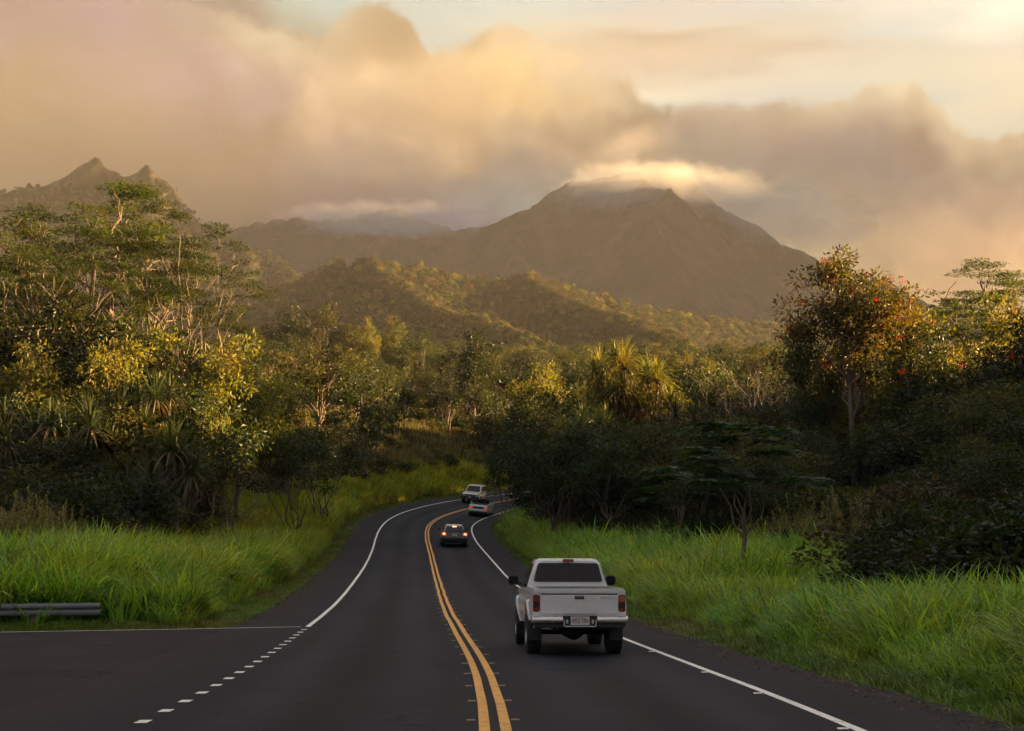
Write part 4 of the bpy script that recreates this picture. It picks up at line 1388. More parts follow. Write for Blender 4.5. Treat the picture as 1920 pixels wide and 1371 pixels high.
def hill_trees(name, X, Yg, Hh, n, pxr, sc, label, pymin=0):
    nyy, nxx = X.shape
    pts = []
    dy = np.gradient(Hh, axis=0)
    tries = 0
    while len(pts) < n and tries < n * 12:
        tries += 1
        j = rr.randint(1, nyy - 2); i = rr.randint(1, nxx - 2)
        x, y, z = X[j, i], Yg[j, i], Hh[j, i]
        px = 960 + FPX * x / y
        py = HOR - FPX * (z - EYE) / y
        if not (pxr[0] < px < pxr[1]) or py > 680 or py < pymin: continue
        if dy[j, i] < -0.5: continue
        fx, fy = rr.rand() - .5, rr.rand() - .5
        st = X[0, 1] - X[0, 0]
        crest = dy[j, i] < 0.8
        kd = rr.choice([0, 1, 2, 3, 4], p=[.36, .36, .08, .17, .03] if not crest else [.32, .16, .16, .32, .04])
        s = sc * rr.uniform(.55, 1.25)
        pts.append((x + fx * st, y + fy * st, z - 0.5, kd, rr.uniform(0, 6.28), s * rr.uniform(.8, 1.2), s * rr.uniform(.8, 1.2), s))
    scatter(name, pts, HK, label)


hill_trees('hill_forest', MX, MY, MH, 14000, (330, 1700), 0.55, 'far trees that cover the low ridge behind the wood')
hill_trees('mountain_forest', LX, LY, LH, 7000, (-30, 640), 0.6, 'far trees that cover the twin peaked mountain', 352)

# ------------------------------------------------------------------ grasses
def grass_kind(name, seed, H, n, rad, wd, mats, arch=0.9, seg=5, lean=0.25, seed_head=0, stalk_m=1):
    r = np.random.RandomState(seed)
    g = Geo()
    for i in range(n):
        a = r.rand() * 6.28; q = rad * math.sqrt(r.rand())
        p = np.array([math.cos(a) * q, math.sin(a) * q, -0.03])
        az_ = a + r.uniform(-1.2, 1.2)
        h = np.array([math.cos(az_), math.sin(az_), 0])
        el_ = math.radians(90 - r.uniform(0, 1) * lean * 90)
        L = H * r.uniform(0.55, 1.2)
        P = [p]
        bend = r.uniform(0.3, 1.0) * arch
        for k in range(seg):
            e = el_ - bend * (k / (seg - 1)) ** 1.6 * 2.0
            P.append(P[-1] + (h * math.cos(e) + np.array([0, 0, 1]) * math.sin(e)) * L / seg)
        P = np.array(P)
        sd_ = np.array([-h[1], h[0], 0]) * math.cos(0.5) + h * 0.2
        prof = np.interp(np.linspace(0, 1, seg + 1), [0, .25, .7, 1], [0.6, 1.0, .8, 0.06]) * wd * r.uniform(.7, 1.3) * 0.5
        V = np.concatenate([P + sd_ * prof[:, None], P - sd_ * prof[:, None]])
        k = np.arange(seg)
        g.add(V, np.stack([k, k + 1, k + 1 + seg + 1, k + seg + 1], -1), 0)
    for i in range(seed_head):
        a = r.rand() * 6.28; q = rad * r.rand()
        p = np.array([math.cos(a) * q, math.sin(a) * q, 0.0])
        tip = p + np.array([math.cos(a) * .25, math.sin(a) * .25, H * r.uniform(1.05, 1.5)])
        P = curve(p, tip, 5, r, wob=0.02)
        g.tube(P, np.linspace(.005, .0035, 5), 3, 1)
        d = unit(P[-1] - P[-2])
        m_ = 22
        tpos = P[-1] - d * np.linspace(0, 0.32, m_)[:, None]
        A = unit(d * .8 + r.normal(size=(m_, 3)) * 0.45)
        g.leaves(tpos, A, unit(np.cross(A, r.normal(size=(m_, 3)))), 0.085, 0.018, 1)
    return g.mesh(name, mats)


GK = []
for i in range(4): GK.append(grass_kind('cane_kind', 400 + i, 1.25, 40, 0.30, 0.042, [M['grass']]))                       # 0-3 tall green
for i in range(3): GK.append(grass_kind('cane_kind', 410 + i, 1.20, 42, 0.30, 0.038, [M['grass_gold']]))                  # 4-6 tall yellow green
for i in range(3): GK.append(grass_kind('seed_kind', 420 + i, 1.25, 26, 0.28, 0.020, [M['grass'], M['seed']], seed_head=7))   # 7-9 seeding
for i in range(3): GK.append(grass_kind('verge_kind', 430 + i, 0.17, 46, 0.20, 0.012, [M['grass_short']], arch=0.7, seg=3))   # 10-12 verge
for i in range(2): GK.append(grass_kind('dry_kind', 440 + i, 0.7, 34, 0.26, 0.018, [M['leaf_brown'], M['seed']], seed_head=3))    # 13-14 dry

rg = np.random.RandomState(21)


def edge_dist(x, y, s, t):
    """distance from the asphalt, the side road included"""
    d = np.where(t > 0, t - EDR, EDL - t)
    se = side_edge(x)
    ds_ = np.where((x < -3) & (y < se + 30) & (t < 0), y - se, 1e3)
    return np.where((x < -3) & (t < 0), np.minimum(d, ds_), d)


def field_points(x0, x1, y0, y1, n):
    x = rg.uniform(x0, x1, n); y = rg.uniform(y0, y1, n)
    k = np.abs(x) < y * 0.37 + 1.5
    return x[k], y[k]


def grow(n, x0, x1, y0, y1, side_, dlo, dhi):
    x, y = field_points(x0, x1, y0, y1, n)
    s, t = nearest(x, y)
    d = edge_dist(x, y, s, t)
    k = (d > dlo) & (d < dhi) & ((t > 0) if side_ > 0 else (t < 0))
    x, y, s, t, d = x[k], y[k], s[k], t[k], d[k]
    return x, y, terrain(x, y), s, t, d


tall, short = [], []
# right: tall from 0.5 m off the asphalt; left: a cut strip, then tall
for side_, boxes in ((1, [(4, 32, 12, 62, 26000), (-8, 34, 62, 105, 16000), (-10, 60, 105, 165, 9000)]), (-1, [(-32, -3, 30, 66, 24000), (-38, -6, 66, 110, 16000), (-46, 4, 110, 175, 20000)])):
    for (x0, x1, y0, y1, n) in boxes:
        x, y, z, s, t, d = grow(n, x0, x1, y0, y1, side_, 0.15, 24 if side_ > 0 else 27)
        cl = fbm(x * 0.22, y * 0.22, 4)
        hz = fbm(x * 0.6 + 9, y * 0.6, 3)
        for i in range(len(x)):
            lim = 0.55 + 0.5 * cl[i] if side_ > 0 else 1.15 + 0.8 * (cl[i] - .4)
            if d[i] < lim or (x[i] < -8.6 and y[i] < 60 and d[i] < 2.5 and rg.rand() > 0.06):
                continue
            if s[i] < 108 and wood_ok(s[i], t[i] - 3 * np.sign(t[i]), x[i], y[i]): continue
            grow_h = min(1, 0.35 + (d[i] - lim) / (1.8 if side_ > 0 else 1.0))
            H = grow_h * (0.55 + 1.25 * hz[i]) * rg.uniform(.8, 1.2) * (0.74 + 0.30 * float(sstep(34, 60, y[i])) if side_ > 0 else 1.0)
            far_back = d[i] > (9 if side_ > 0 else 8)
            u = rg.rand()
            if s[i] > 104 and side_ < 0 and d[i] > 4.5: kd = rg.choice([5, 7, 8, 13, 14, 13, 14])
            elif far_back and u < 0.16: kd = rg.choice([7, 8, 9])
            elif far_back and u < 0.3: kd = rg.choice([4, 5, 6])
            elif side_ < 0 and u < 0.12 + 0.7 * sstep(36, 100, y[i]): kd = rg.choice([4, 5, 6])
            elif u < 0.10: kd = rg.choice([4, 5, 6])
            elif u < 0.14: kd = rg.choice([13, 14])
            else: kd = rg.choice([0, 1, 2, 3])
            tall.append((x[i], y[i], z[i] - 0.02, kd, rg.uniform(0, 6.28), H * 1.05, H * 1.05, H, rg.normal() * .08, rg.normal() * .08))
for side_, boxes in ((1, [(3, 26, 10, 60, 26000), (-8, 14, 60, 160, 20000)]), (-1, [(-30, -3, 28, 62, 34000), (-24, 4, 62, 165, 30000)])):
    for (x0, x1, y0, y1, n) in boxes:
        x, y, z, s, t, d = grow(n, x0, x1, y0, y1, side_, -0.12, 2.4)
        cl = fbm(x * 0.8, y * 0.8, 4)
        for i in range(len(x)):
            if d[i] < 0.5 * (cl[i] - 0.25): continue
            H = rg.uniform(.6, 1.3) * (0.8 + 0.7 * sstep(0.2, 1.6, d[i])) * (1.35 if side_ > 0 else 1.0)
            short.append((x[i], y[i], z[i] + 0.0, rg.choice([10, 11, 12]), rg.uniform(0, 6.28), H * 1.1, H * 1.1, H))
print('GRASS', len(tall), len(short))
scatter('tall_grass', tall, GK, 'tall arching green grass on both sides of the road')
scatter('verge_grass', short, GK, 'short rough grass along the edge of the asphalt')

# ---- dark undergrowth at the foot of the wood
low = []
UK = [K[k].whole() for k in ('shrub0', 'shrub1', 'shrub2', 'shrub_mid0', 'shrub_brown0', 'shrub_brown1')]
for _ in range(9000):
    Y = 33 + 167 * rg.rand() ** 1.3
    x = rg.uniform(-1, 1) * (Y * 0.38 + 4)
    s, t = nearest([x], [Y]); s, t = s[0], t[0]
    if not wood_ok(s, t, x, Y): continue
    px = 960 + FPX * x / Y
    dd = t - EDR if t > 0 else EDL - t
    if dd > 60: continue
    H = rg.uniform(1.2, 3.0) * (1.15 if dd > 20 else 1.0)
    if 1550 < px < 1690 and Y < 97: H = min(H, max(0.6, EYE + (HOR - 905) / FPX * Y - tz(x, Y)))
    w = rg.uniform(.9, 1.5)
    low.append((x, Y, 0, rg.choice(6, p=[.27, .26, .25, .08, .08, .06]), rg.uniform(0, 6.28), H / 3 * w, H / 3 * w, H / 3))
low = np.array(low)
low[:, 2] = terrain(low[:, 0], low[:, 1]) - 0.15
print('LOW', len(low))
scatter('undergrowth', [tuple(q) for q in low], UK, 'dark undergrowth filling the foot of the wood')
# brown scrub on the cut slope left of the bend
scrub = []
for _ in range(9000):
    x, Y = rg.uniform(-45, 10), rg.uniform(105, 190)
    s, t = nearest([x], [Y]); s, t = s[0], t[0]
    dd = EDL - t
    if t > 0 or dd < 4.5 or dd > 24 or s < 108: continue
    if rg.rand() > 0.2 + 0.75 * sstep(5, 10, dd): continue
    H = rg.uniform(.6, 1.9)
    scrub.append((x, Y, tz(x, Y) - .1, rg.choice(6, p=[.1, .1, .1, .25, .25, .2]), rg.uniform(0, 6.28), H / 3 * 1.5, H / 3 * 1.5, H / 3))
scatter('scrub', scrub, UK, 'brown and green scrub on the steep bank left of the bend')

# fallen leaves and grit along the edges of the asphalt
lv = Geo()
n_l = 2600
ss_ = rg.uniform(3, 70, n_l); sd2_ = rg.rand(n_l) < 0.6
tt_ = np.where(sd2_, EDR - 0.05 - np.abs(rg.normal(size=n_l)) * 0.28, EDL + 0.05 + np.abs(rg.normal(size=n_l)) * 0.3)
keep = ~((tt_ < 0) & (ss_ < 31))
P_ = road_pt(ss_[keep], tt_[keep], 0.008)
a_ = rg.uniform(0, 6.28, len(P_))
A_ = np.stack([np.cos(a_), np.sin(a_), rg.uniform(-.02, .35, len(P_))], -1)
B_ = np.stack([-np.sin(a_), np.cos(a_), rg.uniform(-.2, .2, len(P_))], -1)
sz_ = rg.uniform(.03, .10, len(P_))
lv.leaves(P_, A_, B_, sz_, sz_ * .55)
lo = link('fallen_leaves', lv.mesh('fallen_leaves', [M['leaf_dead']]))
tag(lo, 'dry fallen leaves and grit along the edges of the asphalt', kind='stuff')

# ------------------------------------------------------------------ vehicles
def paintm(name, col, metal=0.0, rough=0.28, coat=0.6, flake=0.0):
    m, t, p, o = material(name)
    c = t.node('ShaderNodeTexCoord').outputs['Object']
    n = t.noise(c, 3, 5, 0.6)
    dirt = t.maprange(t.m('ADD', t.noise(c, 14, 5, 0.65), t.m('MULTIPLY', n, 0.6)), 0.75, 1.15, 0, 0.35)
    t.put(p.inputs['Base Color'], t.mix(dirt, (*col, 1), (col[0] * .62, col[1] * .56, col[2] * .48, 1)))
    t.put(p.inputs['Roughness'], t.m('ADD', rough, t.m('MULTIPLY', dirt, 0.5)))
    p.inputs['Metallic'].default_value = metal
    p.inputs['Coat Weight'].default_value = coat
    p.inputs['Coat Roughness'].default_value = 0.08
    return m


M['silver'] = paintm('silver_paint', (0.64, 0.66, 0.66), 0.15, 0.34, 0.6)
M['black_car'] = paintm('dark_paint', (0.012, 0.014, 0.018), 0.0, 0.15, 1.0)
M['white_car'] = paintm('white_car_paint', (0.85, 0.85, 0.82), 0.0, 0.3, 0.7)
M['cream_car'] = paintm('cream_car_paint', (0.70, 0.64, 0.52), 0.0, 0.32, 0.6)
M['glass'] = simple('dark_glass', (0.010, 0.011, 0.014), 0.06, spec=0.35)
M['chrome'] = simple('chrome', (0.78, 0.77, 0.74), 0.25, metal=1.0)
M['tyre'] = simple('tyre_rubber', (0.016, 0.016, 0.017), 0.85)
M['black'] = simple('black_plastic', (0.018, 0.018, 0.02), 0.55)
M['rim'] = simple('wheel_metal', (0.30, 0.30, 0.30), 0.35, metal=0.8)
M['tail_red'] = simple('red_lens', (0.20, 0.018, 0.012), 0.15, coat=0.6)
M['tail_dark'] = simple('dark_lens', (0.045, 0.010, 0.012), 0.15, coat=0.6)
M['tail_amber'] = simple('amber_lens', (0.42, 0.10, 0.03), 0.15, coat=0.6)
M['lens_clear'] = simple('clear_lens', (0.55, 0.55, 0.52), 0.12, coat=0.6)
M['brake_on'] = simple('lit_brake_lamp', (0.8, 0.1, 0.03), 0.3, emis=(1.0, 0.07, 0.02), es=0.22)
M['brake_core'] = simple('lit_brake_bulb', (0.9, 0.4, 0.2), 0.3, emis=(1.0, 0.40, 0.16), es=0.62)
M['lamp_soft'] = simple('lit_tail_lamp', (0.7, 0.1, 0.05), 0.3, emis=(1.0, 0.14, 0.07), es=0.10)
M['plate'] = simple('number_plate', (0.55, 0.52, 0.50), 0.4)
M['plate_ink'] = simple('plate_ink', (0.10, 0.045, 0.05), 0.5)
M['skin_seat'] = simple('dark_upholstery', (0.03, 0.028, 0.028), 0.8)


def bm_obj(name, bm, mat, parent=None, smooth=False, loc=None, rot=None):
    me = bpy.data.meshes.new(name)
    bmesh.ops.recalc_face_normals(bm, faces=bm.faces[:])
    bm.to_mesh(me); bm.free()
    for mm_ in (mat if isinstance(mat, (list, tuple)) else [mat]): me.materials.append(mm_)
    if smooth:
        me.polygons.foreach_set('use_smooth', [True] * len(me.polygons))
        me.set_sharp_from_angle(angle=math.radians(38))
    return link(name, me, parent, loc, rot)


def box(name, x0, x1, y0, y1, z0, z1, mat, parent, bev=0.0, seg=2, taper=None):
    bm = bmesh.new()
    bmesh.ops.create_cube(bm, size=1.0, matrix=Matrix.Translation(((x0 + x1) / 2, (y0 + y1) / 2, (z0 + z1) / 2)) @ Matrix.Diagonal((x1 - x0, y1 - y0, z1 - z0, 1)))
    if taper: taper(bm)
    if bev: bmesh.ops.bevel(bm, geom=bm.edges[:], offset=bev, segments=seg, affect='EDGES', clamp_overlap=True)
    return bm_obj(name, bm, mat, parent, bev > 0)


def loft(name, rings, mat, parent, caps=True, smooth=True, bev=0.0):
    """closed rings of equal count along the body"""
    bm = bmesh.new()
    R_ = [[bm.verts.new(p) for p in r_] for r_ in rings]
    n = len(rings[0])
    for a, b in zip(R_[:-1], R_[1:]):
        for i in range(n):
            bm.faces.new((a[i], a[(i + 1) % n], b[(i + 1) % n], b[i]))
    if caps:
        bm.faces.new(R_[0]); bm.faces.new(R_[-1])
    if bev: bmesh.ops.bevel(bm, geom=[e for e in bm.edges if e.calc_face_angle(0) > 0.6], offset=bev, segments=2, affect='EDGES', clamp_overlap=True)
    return bm_obj(name, bm, mat, parent, smooth)


def slab(name, corners, mat, parent, th=0.006, bev=0.0):
    """a thin panel with real thickness from its corner points (outer face), given in order"""
    bm = bmesh.new()
    P = [Vector(c) for c in corners]
    nrm = (P[1] - P[0]).cross(P[2] - P[0]).normalized()
    a = [bm.verts.new(p) for p in P]
    b = [bm.verts.new(p - nrm * th) for p in P]
    bm.faces.new(a); bm.faces.new(b[::-1])
    for i in range(len(P)):
        j = (i + 1) % len(P)
        bm.faces.new((a[i], b[i], b[j], a[j]))
    return bm_obj(name, bm, mat, parent)


def rounded(pts, r, k=3):
    """round the corners of a closed 2D polygon"""
    out = []
    n = len(pts)
    for i in range(n):
        p0 = Vector(pts[i - 1]); p1 = Vector(pts[i]); p2 = Vector(pts[(i + 1) % n])
        a = (p0 - p1); b = (p2 - p1)
        q = min(r, a.length * .45, b.length * .45)
        A = p1 + a.normalized() * q; B = p1 + b.normalized() * q
        for j in range(k + 1):
            t = j / k
            out.append(tuple((1 - t) ** 2 * A + 2 * t * (1 - t) * p1 + t * t * B))
    return out


def lathe(name, prof, mat, parent, n=28, loc=(0, 0, 0), rot=None):
    """revolve (radius, x) about the x axis"""
    bm = bmesh.new()
    R_ = []
    for i in range(n):
        a = 2 * math.pi * i / n
        R_.append([bm.verts.new((x, r * math.cos(a), r * math.sin(a))) for r, x in prof])
    for i in range(n):
        a, b = R_[i], R_[(i + 1) % n]
        for j in range(len(prof) - 1):
            bm.faces.new((a[j], a[j + 1], b[j + 1], b[j]))
    return bm_obj(name, bm, mat, parent, True, loc, rot)


def wheel(parent, x, y, R, wd, rim_r, side_):
    w = lathe('wheel', [(rim_r * .98, -wd / 2), (R * .86, -wd / 2 - .008), (R * .97, -wd / 2 + .02), (R, -wd / 4), (R, wd / 4), (R * .97, wd / 2 - .02), (R * .86, wd / 2 + .008), (rim_r * .98, wd / 2)], M['tyre'], parent, 32, (x, y, R))
    o = wd / 2 * side_
    r_ = lathe('rim', [(rim_r, o), (rim_r * .92, o * .8), (rim_r * .85, o * .35), (rim_r * .35, o * .45), (rim_r * .28, o * .75), (0.001, o * .78)], M['rim'], w, 20)
    # tread blocks, joined: far too small to pick apart
    bm = bmesh.new()
    for i in range(30):
        a = 2 * math.pi * i / 30
        for sx in (-1, 0, 1):
            mtx = Matrix.Rotation(a + (0.1 if sx else 0), 4, 'X') @ Matrix.Translation((sx * wd * .32, 0, R + .003)) @ Matrix.Diagonal((wd * .26, R * .13, .016, 1))
            bmesh.ops.create_cube(bm, size=1.0, matrix=mtx)
    t_ = bm_obj('tread', bm, M['tyre'], w)
    t_['kind'] = 'stuff'
    return w


def text_mesh(name, txt, size, mat, parent, loc, rot, depth=0.003, sx=1.0):
    cu = bpy.data.curves.new(name, 'FONT')
    cu.body = txt; cu.size = size; cu.extrude = depth; cu.align_x = 'CENTER'; cu.align_y = 'CENTER'; cu.resolution_u = 3
    ob = bpy.data.objects.new(name, cu)
    COL.objects.link(ob)
    dg = bpy.context.evaluated_depsgraph_get()
    me = bpy.data.meshes.new_from_object(ob.evaluated_get(dg))
    bpy.data.objects.remove(ob)
    me.materials.clear(); me.materials.append(mat)
    return link(name, me, parent, loc, rot, (sx, 1, 1))


def arch_side(name, outline, levels, wfun, mat, parent, inner=None):
    """lower body: side outline (y, z) extruded across the width, then pulled in by height"""
    bm = bmesh.new()
    a = [bm.verts.new((1, y, z)) for y, z in outline]
    b = [bm.verts.new((-1, y, z)) for y, z in outline]
    fa = bm.faces.new(a); fb = bm.faces.new(b[::-1])
    n = len(outline)
    for i in range(n):
        j = (i + 1) % n
        bm.faces.new((a[i], b[i], b[j], a[j]))
    for z in levels:
        bmesh.ops.bisect_plane(bm, geom=bm.verts[:] + bm.edges[:] + bm.faces[:], plane_co=(0, 0, z), plane_no=(0, 0, 1))
    for v in bm.verts: v.co.x *= wfun(v.co.y, v.co.z)
    bmesh.ops.triangulate(bm, faces=[f for f in bm.faces if len(f.verts) > 4])
    return bm_obj(name, bm, mat, parent, True)


def arch(yc, r, z0, n=10, rev=False):
    """points of a wheel opening from front to rear, along the underside"""
    out = []
    for i in range(n + 1):
        a = math.pi * i / n
        out.append((yc + r * math.cos(a), z0 + r * math.sin(a) * 0.98))
    return out if not rev else out[::-1]


# ---- the silver pickup -------------------------------------------------------------
def ground_at(s, t):
    return road_pt(np.array([s]), np.array([t]), 0.0)[0]


def place_on_road(root, s, t, wb, flip=False, extra=0.0):
    a = ground_at(s, t); b = ground_at(s + wb, t)
    d = Vector(b - a)
    yaw = math.atan2(-d.x, d.y) + extra
    pitch = math.atan2(d.z, math.hypot(d.x, d.y))
    bank = float(np.interp(s, RS, RB))
    root.location = a
    if flip:
        yaw += math.pi; pitch = -pitch; bank = -bank
        root.location = b
    root.rotation_euler = Euler((pitch, -math.atan(bank), yaw), 'XYZ')


TR = empty('pickup_truck')
tag(TR, 'silver pickup truck with a lifted body driving away in the right hand lane', 'pickup truck')
wb = 2.95
rz_, fz = 0.385, 0.385


def tw(y, z):
    w = np.interp(z, [.50, .62, .74, .90, 1.03, 1.10, 1.16, 1.19], [.78, .815, .838, .845, .835, .822, .805, .785])
    return float(w * np.interp(y, [-1.05, -0.9, 2.6, 3.3, 3.75], [.985, 1.0, 1.0, .97, .84]))


outl = [(-1.04, .66), (-1.04, 1.19), (0.98, 1.19), (1.02, 1.14), (2.45, 1.14), (2.75, 1.12), (3.35, 1.06), (3.68, .98), (3.76, .85), (3.76, .60)]
outl += [(wb + .47, .56)] + arch(wb, .47, .48, 10)[0:] + [(wb - .50, .50), (.50, .50)] + arch(0, .47, .48, 10) + [(-.50, .56)]
body = arch_side('body', outl[::-1], [.62, .74, .82, .90, .97, 1.03, 1.10, 1.16], tw, M['silver'], TR)
# open load bed: dark liner sunk into the top
box('bed_liner', -.70, .70, -.97, .90, 1.00, 1.1955, M['black'], TR, 0.01)
for sx in (-1, 1):
    slab('bed_rail', [(sx * .79, -1.03, 1.198), (sx * .70, -1.03, 1.202), (sx * .70, .95, 1.202), (sx * .79, .95, 1.198)][::(1 if sx < 0 else -1)], M['silver'], TR, 0.02)
# tailgate: two panels split by a dark seam, proud of the body
tg = box('tailgate', -.677, .677, -1.062, -1.02, .745, 1.085, M['silver'], TR, 0.012)
box('top_panel', -.677, .677, -1.060, -1.00, 1.105, 1.194, M['silver'], tg, 0.014)
box('seam', -.675, .675, -1.046, -1.0, 1.083, 1.107, M['black'], tg)
hn = box('handle', -.085, .085, -1.070, -1.055, 1.005, 1.072, M['black'], tg, 0.012)
box('handle_lip', -.07, .07, -1.078, -1.066, 1.045, 1.060, M['rim'], tg, 0.004)
text_mesh('lettering', 'TACOMA', 0.052, M['chrome'], tg, (.50, -1.0655, 1.035), (math.radians(90), 0, 0), 0.004, 1.25)
for sx in (-1, 1):
    x0, x1 = sorted((sx * .690, sx * .815))
    tl = box('tail_light', x0, x1, -1.058, -.92, .790, 1.085, M['tail_dark'], TR, 0.015)
    tl['label'] = 'left tail light' if sx < 0 else 'right tail light with an orange lens'
    box('lens', x0 + .008, x1 - .008, -1.066, -1.03, .955, 1.075, M['tail_amber'] if sx > 0 else M['tail_red'], tl, 0.01)
    box('lens', x0 + .008, x1 - .008, -1.064, -1.03, .800, .868, M['tail_red'], tl, 0.01)
    box('corner_cap', x0, x1, -1.050, -.95, 1.09, 1.188, M['silver'], TR, 0.02)
    # flared wheel arches
    for yc in (0, wb):
        rings = []
        for i in range(15):
            a = math.pi * (i / 14) * 1.0
            cyq, czq = math.cos(a), math.sin(a)
            ring = []
            for (dr, dx) in ((0.0, -.03), (0.0, .020), (.015, .030), (.045, .016), (.06, -.03)):
                r0 = .445 + dr
                wloc = tw(yc + r0 * cyq, min(.48 + r0 * czq, 1.1))
                ring.append((sx * (wloc + dx), yc + r0 * cyq, .48 + r0 * czq))
            rings.append(ring)
        loft('fender_flare', rings, M['silver'], TR)
    mr = box('mirror', *sorted((sx * .86, sx * 1.06)), 2.10, 2.20, 1.20, 1.385, M['black'], TR, 0.03, 3)
    slab('mirror_glass', [(sx * .88, 2.097, 1.22), (sx * 1.04, 2.097, 1.22), (sx * 1.04, 2.097, 1.365), (sx * .88, 2.097, 1.365)][::(1 if sx > 0 else -1)], M['glass'], mr, 0.004)
    box('mirror_arm', *sorted((sx * .78, sx * .91)), 2.14, 2.19, 1.20, 1.25, M['black'], mr, 0.01)
    for yc in (0, wb):
        wheel(TR, sx * .735, yc, .385, .255, .20, sx)
    box('mud_flap', *sorted((sx * .62, sx * .84)), -.50, -.485, .26, .62, M['black'], TR)
# bumper: chrome step bar with a dip for the plate
bp = loft('rear_bumper', [[(x, y + dy * (1 - abs(x) / 1.2), z) for y, z in rounded([(-1.20, .60), (-1.20, .70), (-1.05, .725), (-1.05, .60)], .02, 2)] for x, dy in ((-.84, .0), (-.80, -.01), (-.30, -.02))], M['chrome'], TR)
loft('bumper_bar', [[(x, y + dy * (1 - abs(x) / 1.2), z) for y, z in rounded([(-1.20, .60), (-1.20, .70), (-1.05, .725), (-1.05, .60)], .02, 2)] for x, dy in ((.30, -.02), (.80, -.01), (.84, .0))], M['chrome'], bp)
box('plate_recess', -.31, .31, -1.15, -1.06, .545, .72, M['black'], bp, 0.012)
loft('plate_surround', [[(x, -1.205, z) for x, z in rounded([(-.27, .530), (.27, .530), (.27, .548), (-.27, .548)], .005, 1)], [(x, -1.17, z) for x, z in rounded([(-.27, .530), (.27, .530), (.27, .548), (-.27, .548)], .005, 1)]], M['chrome'], bp)
for sx in (-1, 1):
    box('surround_end', *sorted((sx * .27, sx * .288)), -1.205, -1.17, .540, .66, M['chrome'], bp, 0.006)
    box('plate_lamp', *sorted((sx * .205, sx * .245)), -1.19, -1.14, .585, .655, M['lens_clear'], bp, 0.01)
box('bumper_skirt', -.80, .80, -1.16, -1.04, .515, .600, M['black'], bp, 0.015)
pl = box('license_plate', -.165, .165, -1.195, -1.188, .560, .712, M['plate'], TR, 0.002, 1)
text_mesh('lettering', 'HDJ 584', 0.088, M['plate_ink'], pl, (0, -1.1965, .628), (math.radians(90), 0, 0), 0.001, 0.92)
rb_ = []
for i in range(13):          # the arch of colour across the top of the plate
    a = math.pi * i / 12
    rb_.append([(r_ * math.cos(a) * 1.25, -1.1965 - d_, .615 + r_ * math.sin(a) * .68) for r_, d_ in ((.096, 0), (.112, 0), (.112, .0015), (.096, .0015))])
loft('rainbow', rb_, M['rust_paint'], pl)
# cab
def cabring(y, zb, zt, wb_, wt_, n=4):
    p = rounded([(-wb_, zb), (-wt_, zt), (wt_, zt), (wb_, zb)], .13, n)
    return [(x, y + (z - zb) * 0.0, z) for x, z in p]


cab = loft('cab', [[(x, y0 + (z - 1.10) * k_, z) for x, _, z in cabring(0, 1.10, zt, wb_, wt_)] for y0, k_, zt, wb_, wt_ in
                   ((.93, .10, 1.675, .775, .56), (.97, .10, 1.705, .79, .585), (1.15, .05, 1.722, .80, .60), (1.9, -.15, 1.722, .80, .60), (2.25, -.55, 1.695, .80, .585), (2.45, -1.02, 1.66, .79, .56))], M['silver'], TR)
rw = slab('rear_window', [(x, .955 + (z - 1.10) * .10 - .046, z) for x, z in rounded([(-.655, 1.285), (.655, 1.285), (.565, 1.635), (-.565, 1.635)], .05, 3)], M['black'], TR, 0.03)
edges_x = [-.60, -.262, .0, .262, .60]
for i in range(4):
    xa, xb = edges_x[i] + .010, edges_x[i + 1] - .010
    f_ = lambda x: x * (1 - .14)
    zq0, zq1 = 1.315, 1.605
    yy = lambda z: .955 + (z - 1.10) * .10 - .050
    slab('pane', [(xa, yy(zq0), zq0), (xb, yy(zq0), zq0), (f_(xb) if i == 3 else xb, yy(zq1), zq1), (f_(xa) if i == 0 else xa, yy(zq1), zq1)], M['glass'], rw, 0.008)
bl = box('high_brake_light', -.105, .105, .90, .965, 1.655, 1.712, M['tail_red'], TR, 0.012)
for sx in (-1, 1):
    def sd(y, z, off=.006):
        w = np.interp(z, [1.10, 1.70], [.80, .60]); return (sx * (w + off), y, z)
    c_ = [sd(1.12, 1.17), sd(2.42, 1.17), sd(2.02, 1.62), sd(1.17, 1.62)]
    slab('side_window', c_[::(1 if sx > 0 else -1)], M['glass'], TR, 0.01)
slab('windshield', [(.66, 2.47, 1.16), (-.66, 2.47, 1.16), (-.54, 1.98, 1.645), (.54, 1.98, 1.645)], M['glass'], TR, 0.01)
# underside: axle with differential, frame, spare wheel
ax = lathe('rear_axle', [(0.001, -.62), (.045, -.61), (.045, -.22), (.10, -.13), (.145, -.03), (.145, .05), (.10, .13), (.045, .2), (.045, .61), (.001, .62)], M['black'], TR, 14, (0, 0, .385))
box('frame_rail', -.46, -.38, -.95, 3.5, .47, .58, M['black'], TR); box('frame_rail', .38, .46, -.95, 3.5, .47, .58, M['black'], TR)
box('underbody', -.66, .66, -.98, 3.55, .585, .70, M['black'], TR)
lathe('spare_wheel', [(.001, -.09), (.2, -.09), (.34, -.08), (.36, 0), (.34, .08), (.001, .09)], M['tyre'], TR, 20, (0, -.62, .545), (0, math.radians(90), 0))
for sx in (-1, 1):
    box('headlight', *sorted((sx * .50, sx * .78)), 3.60, 3.74, .84, 1.0, M['lens_clear'], TR, .03)
place_on_road(TR, 19.1, 1.83, wb, extra=math.radians(-0.2))

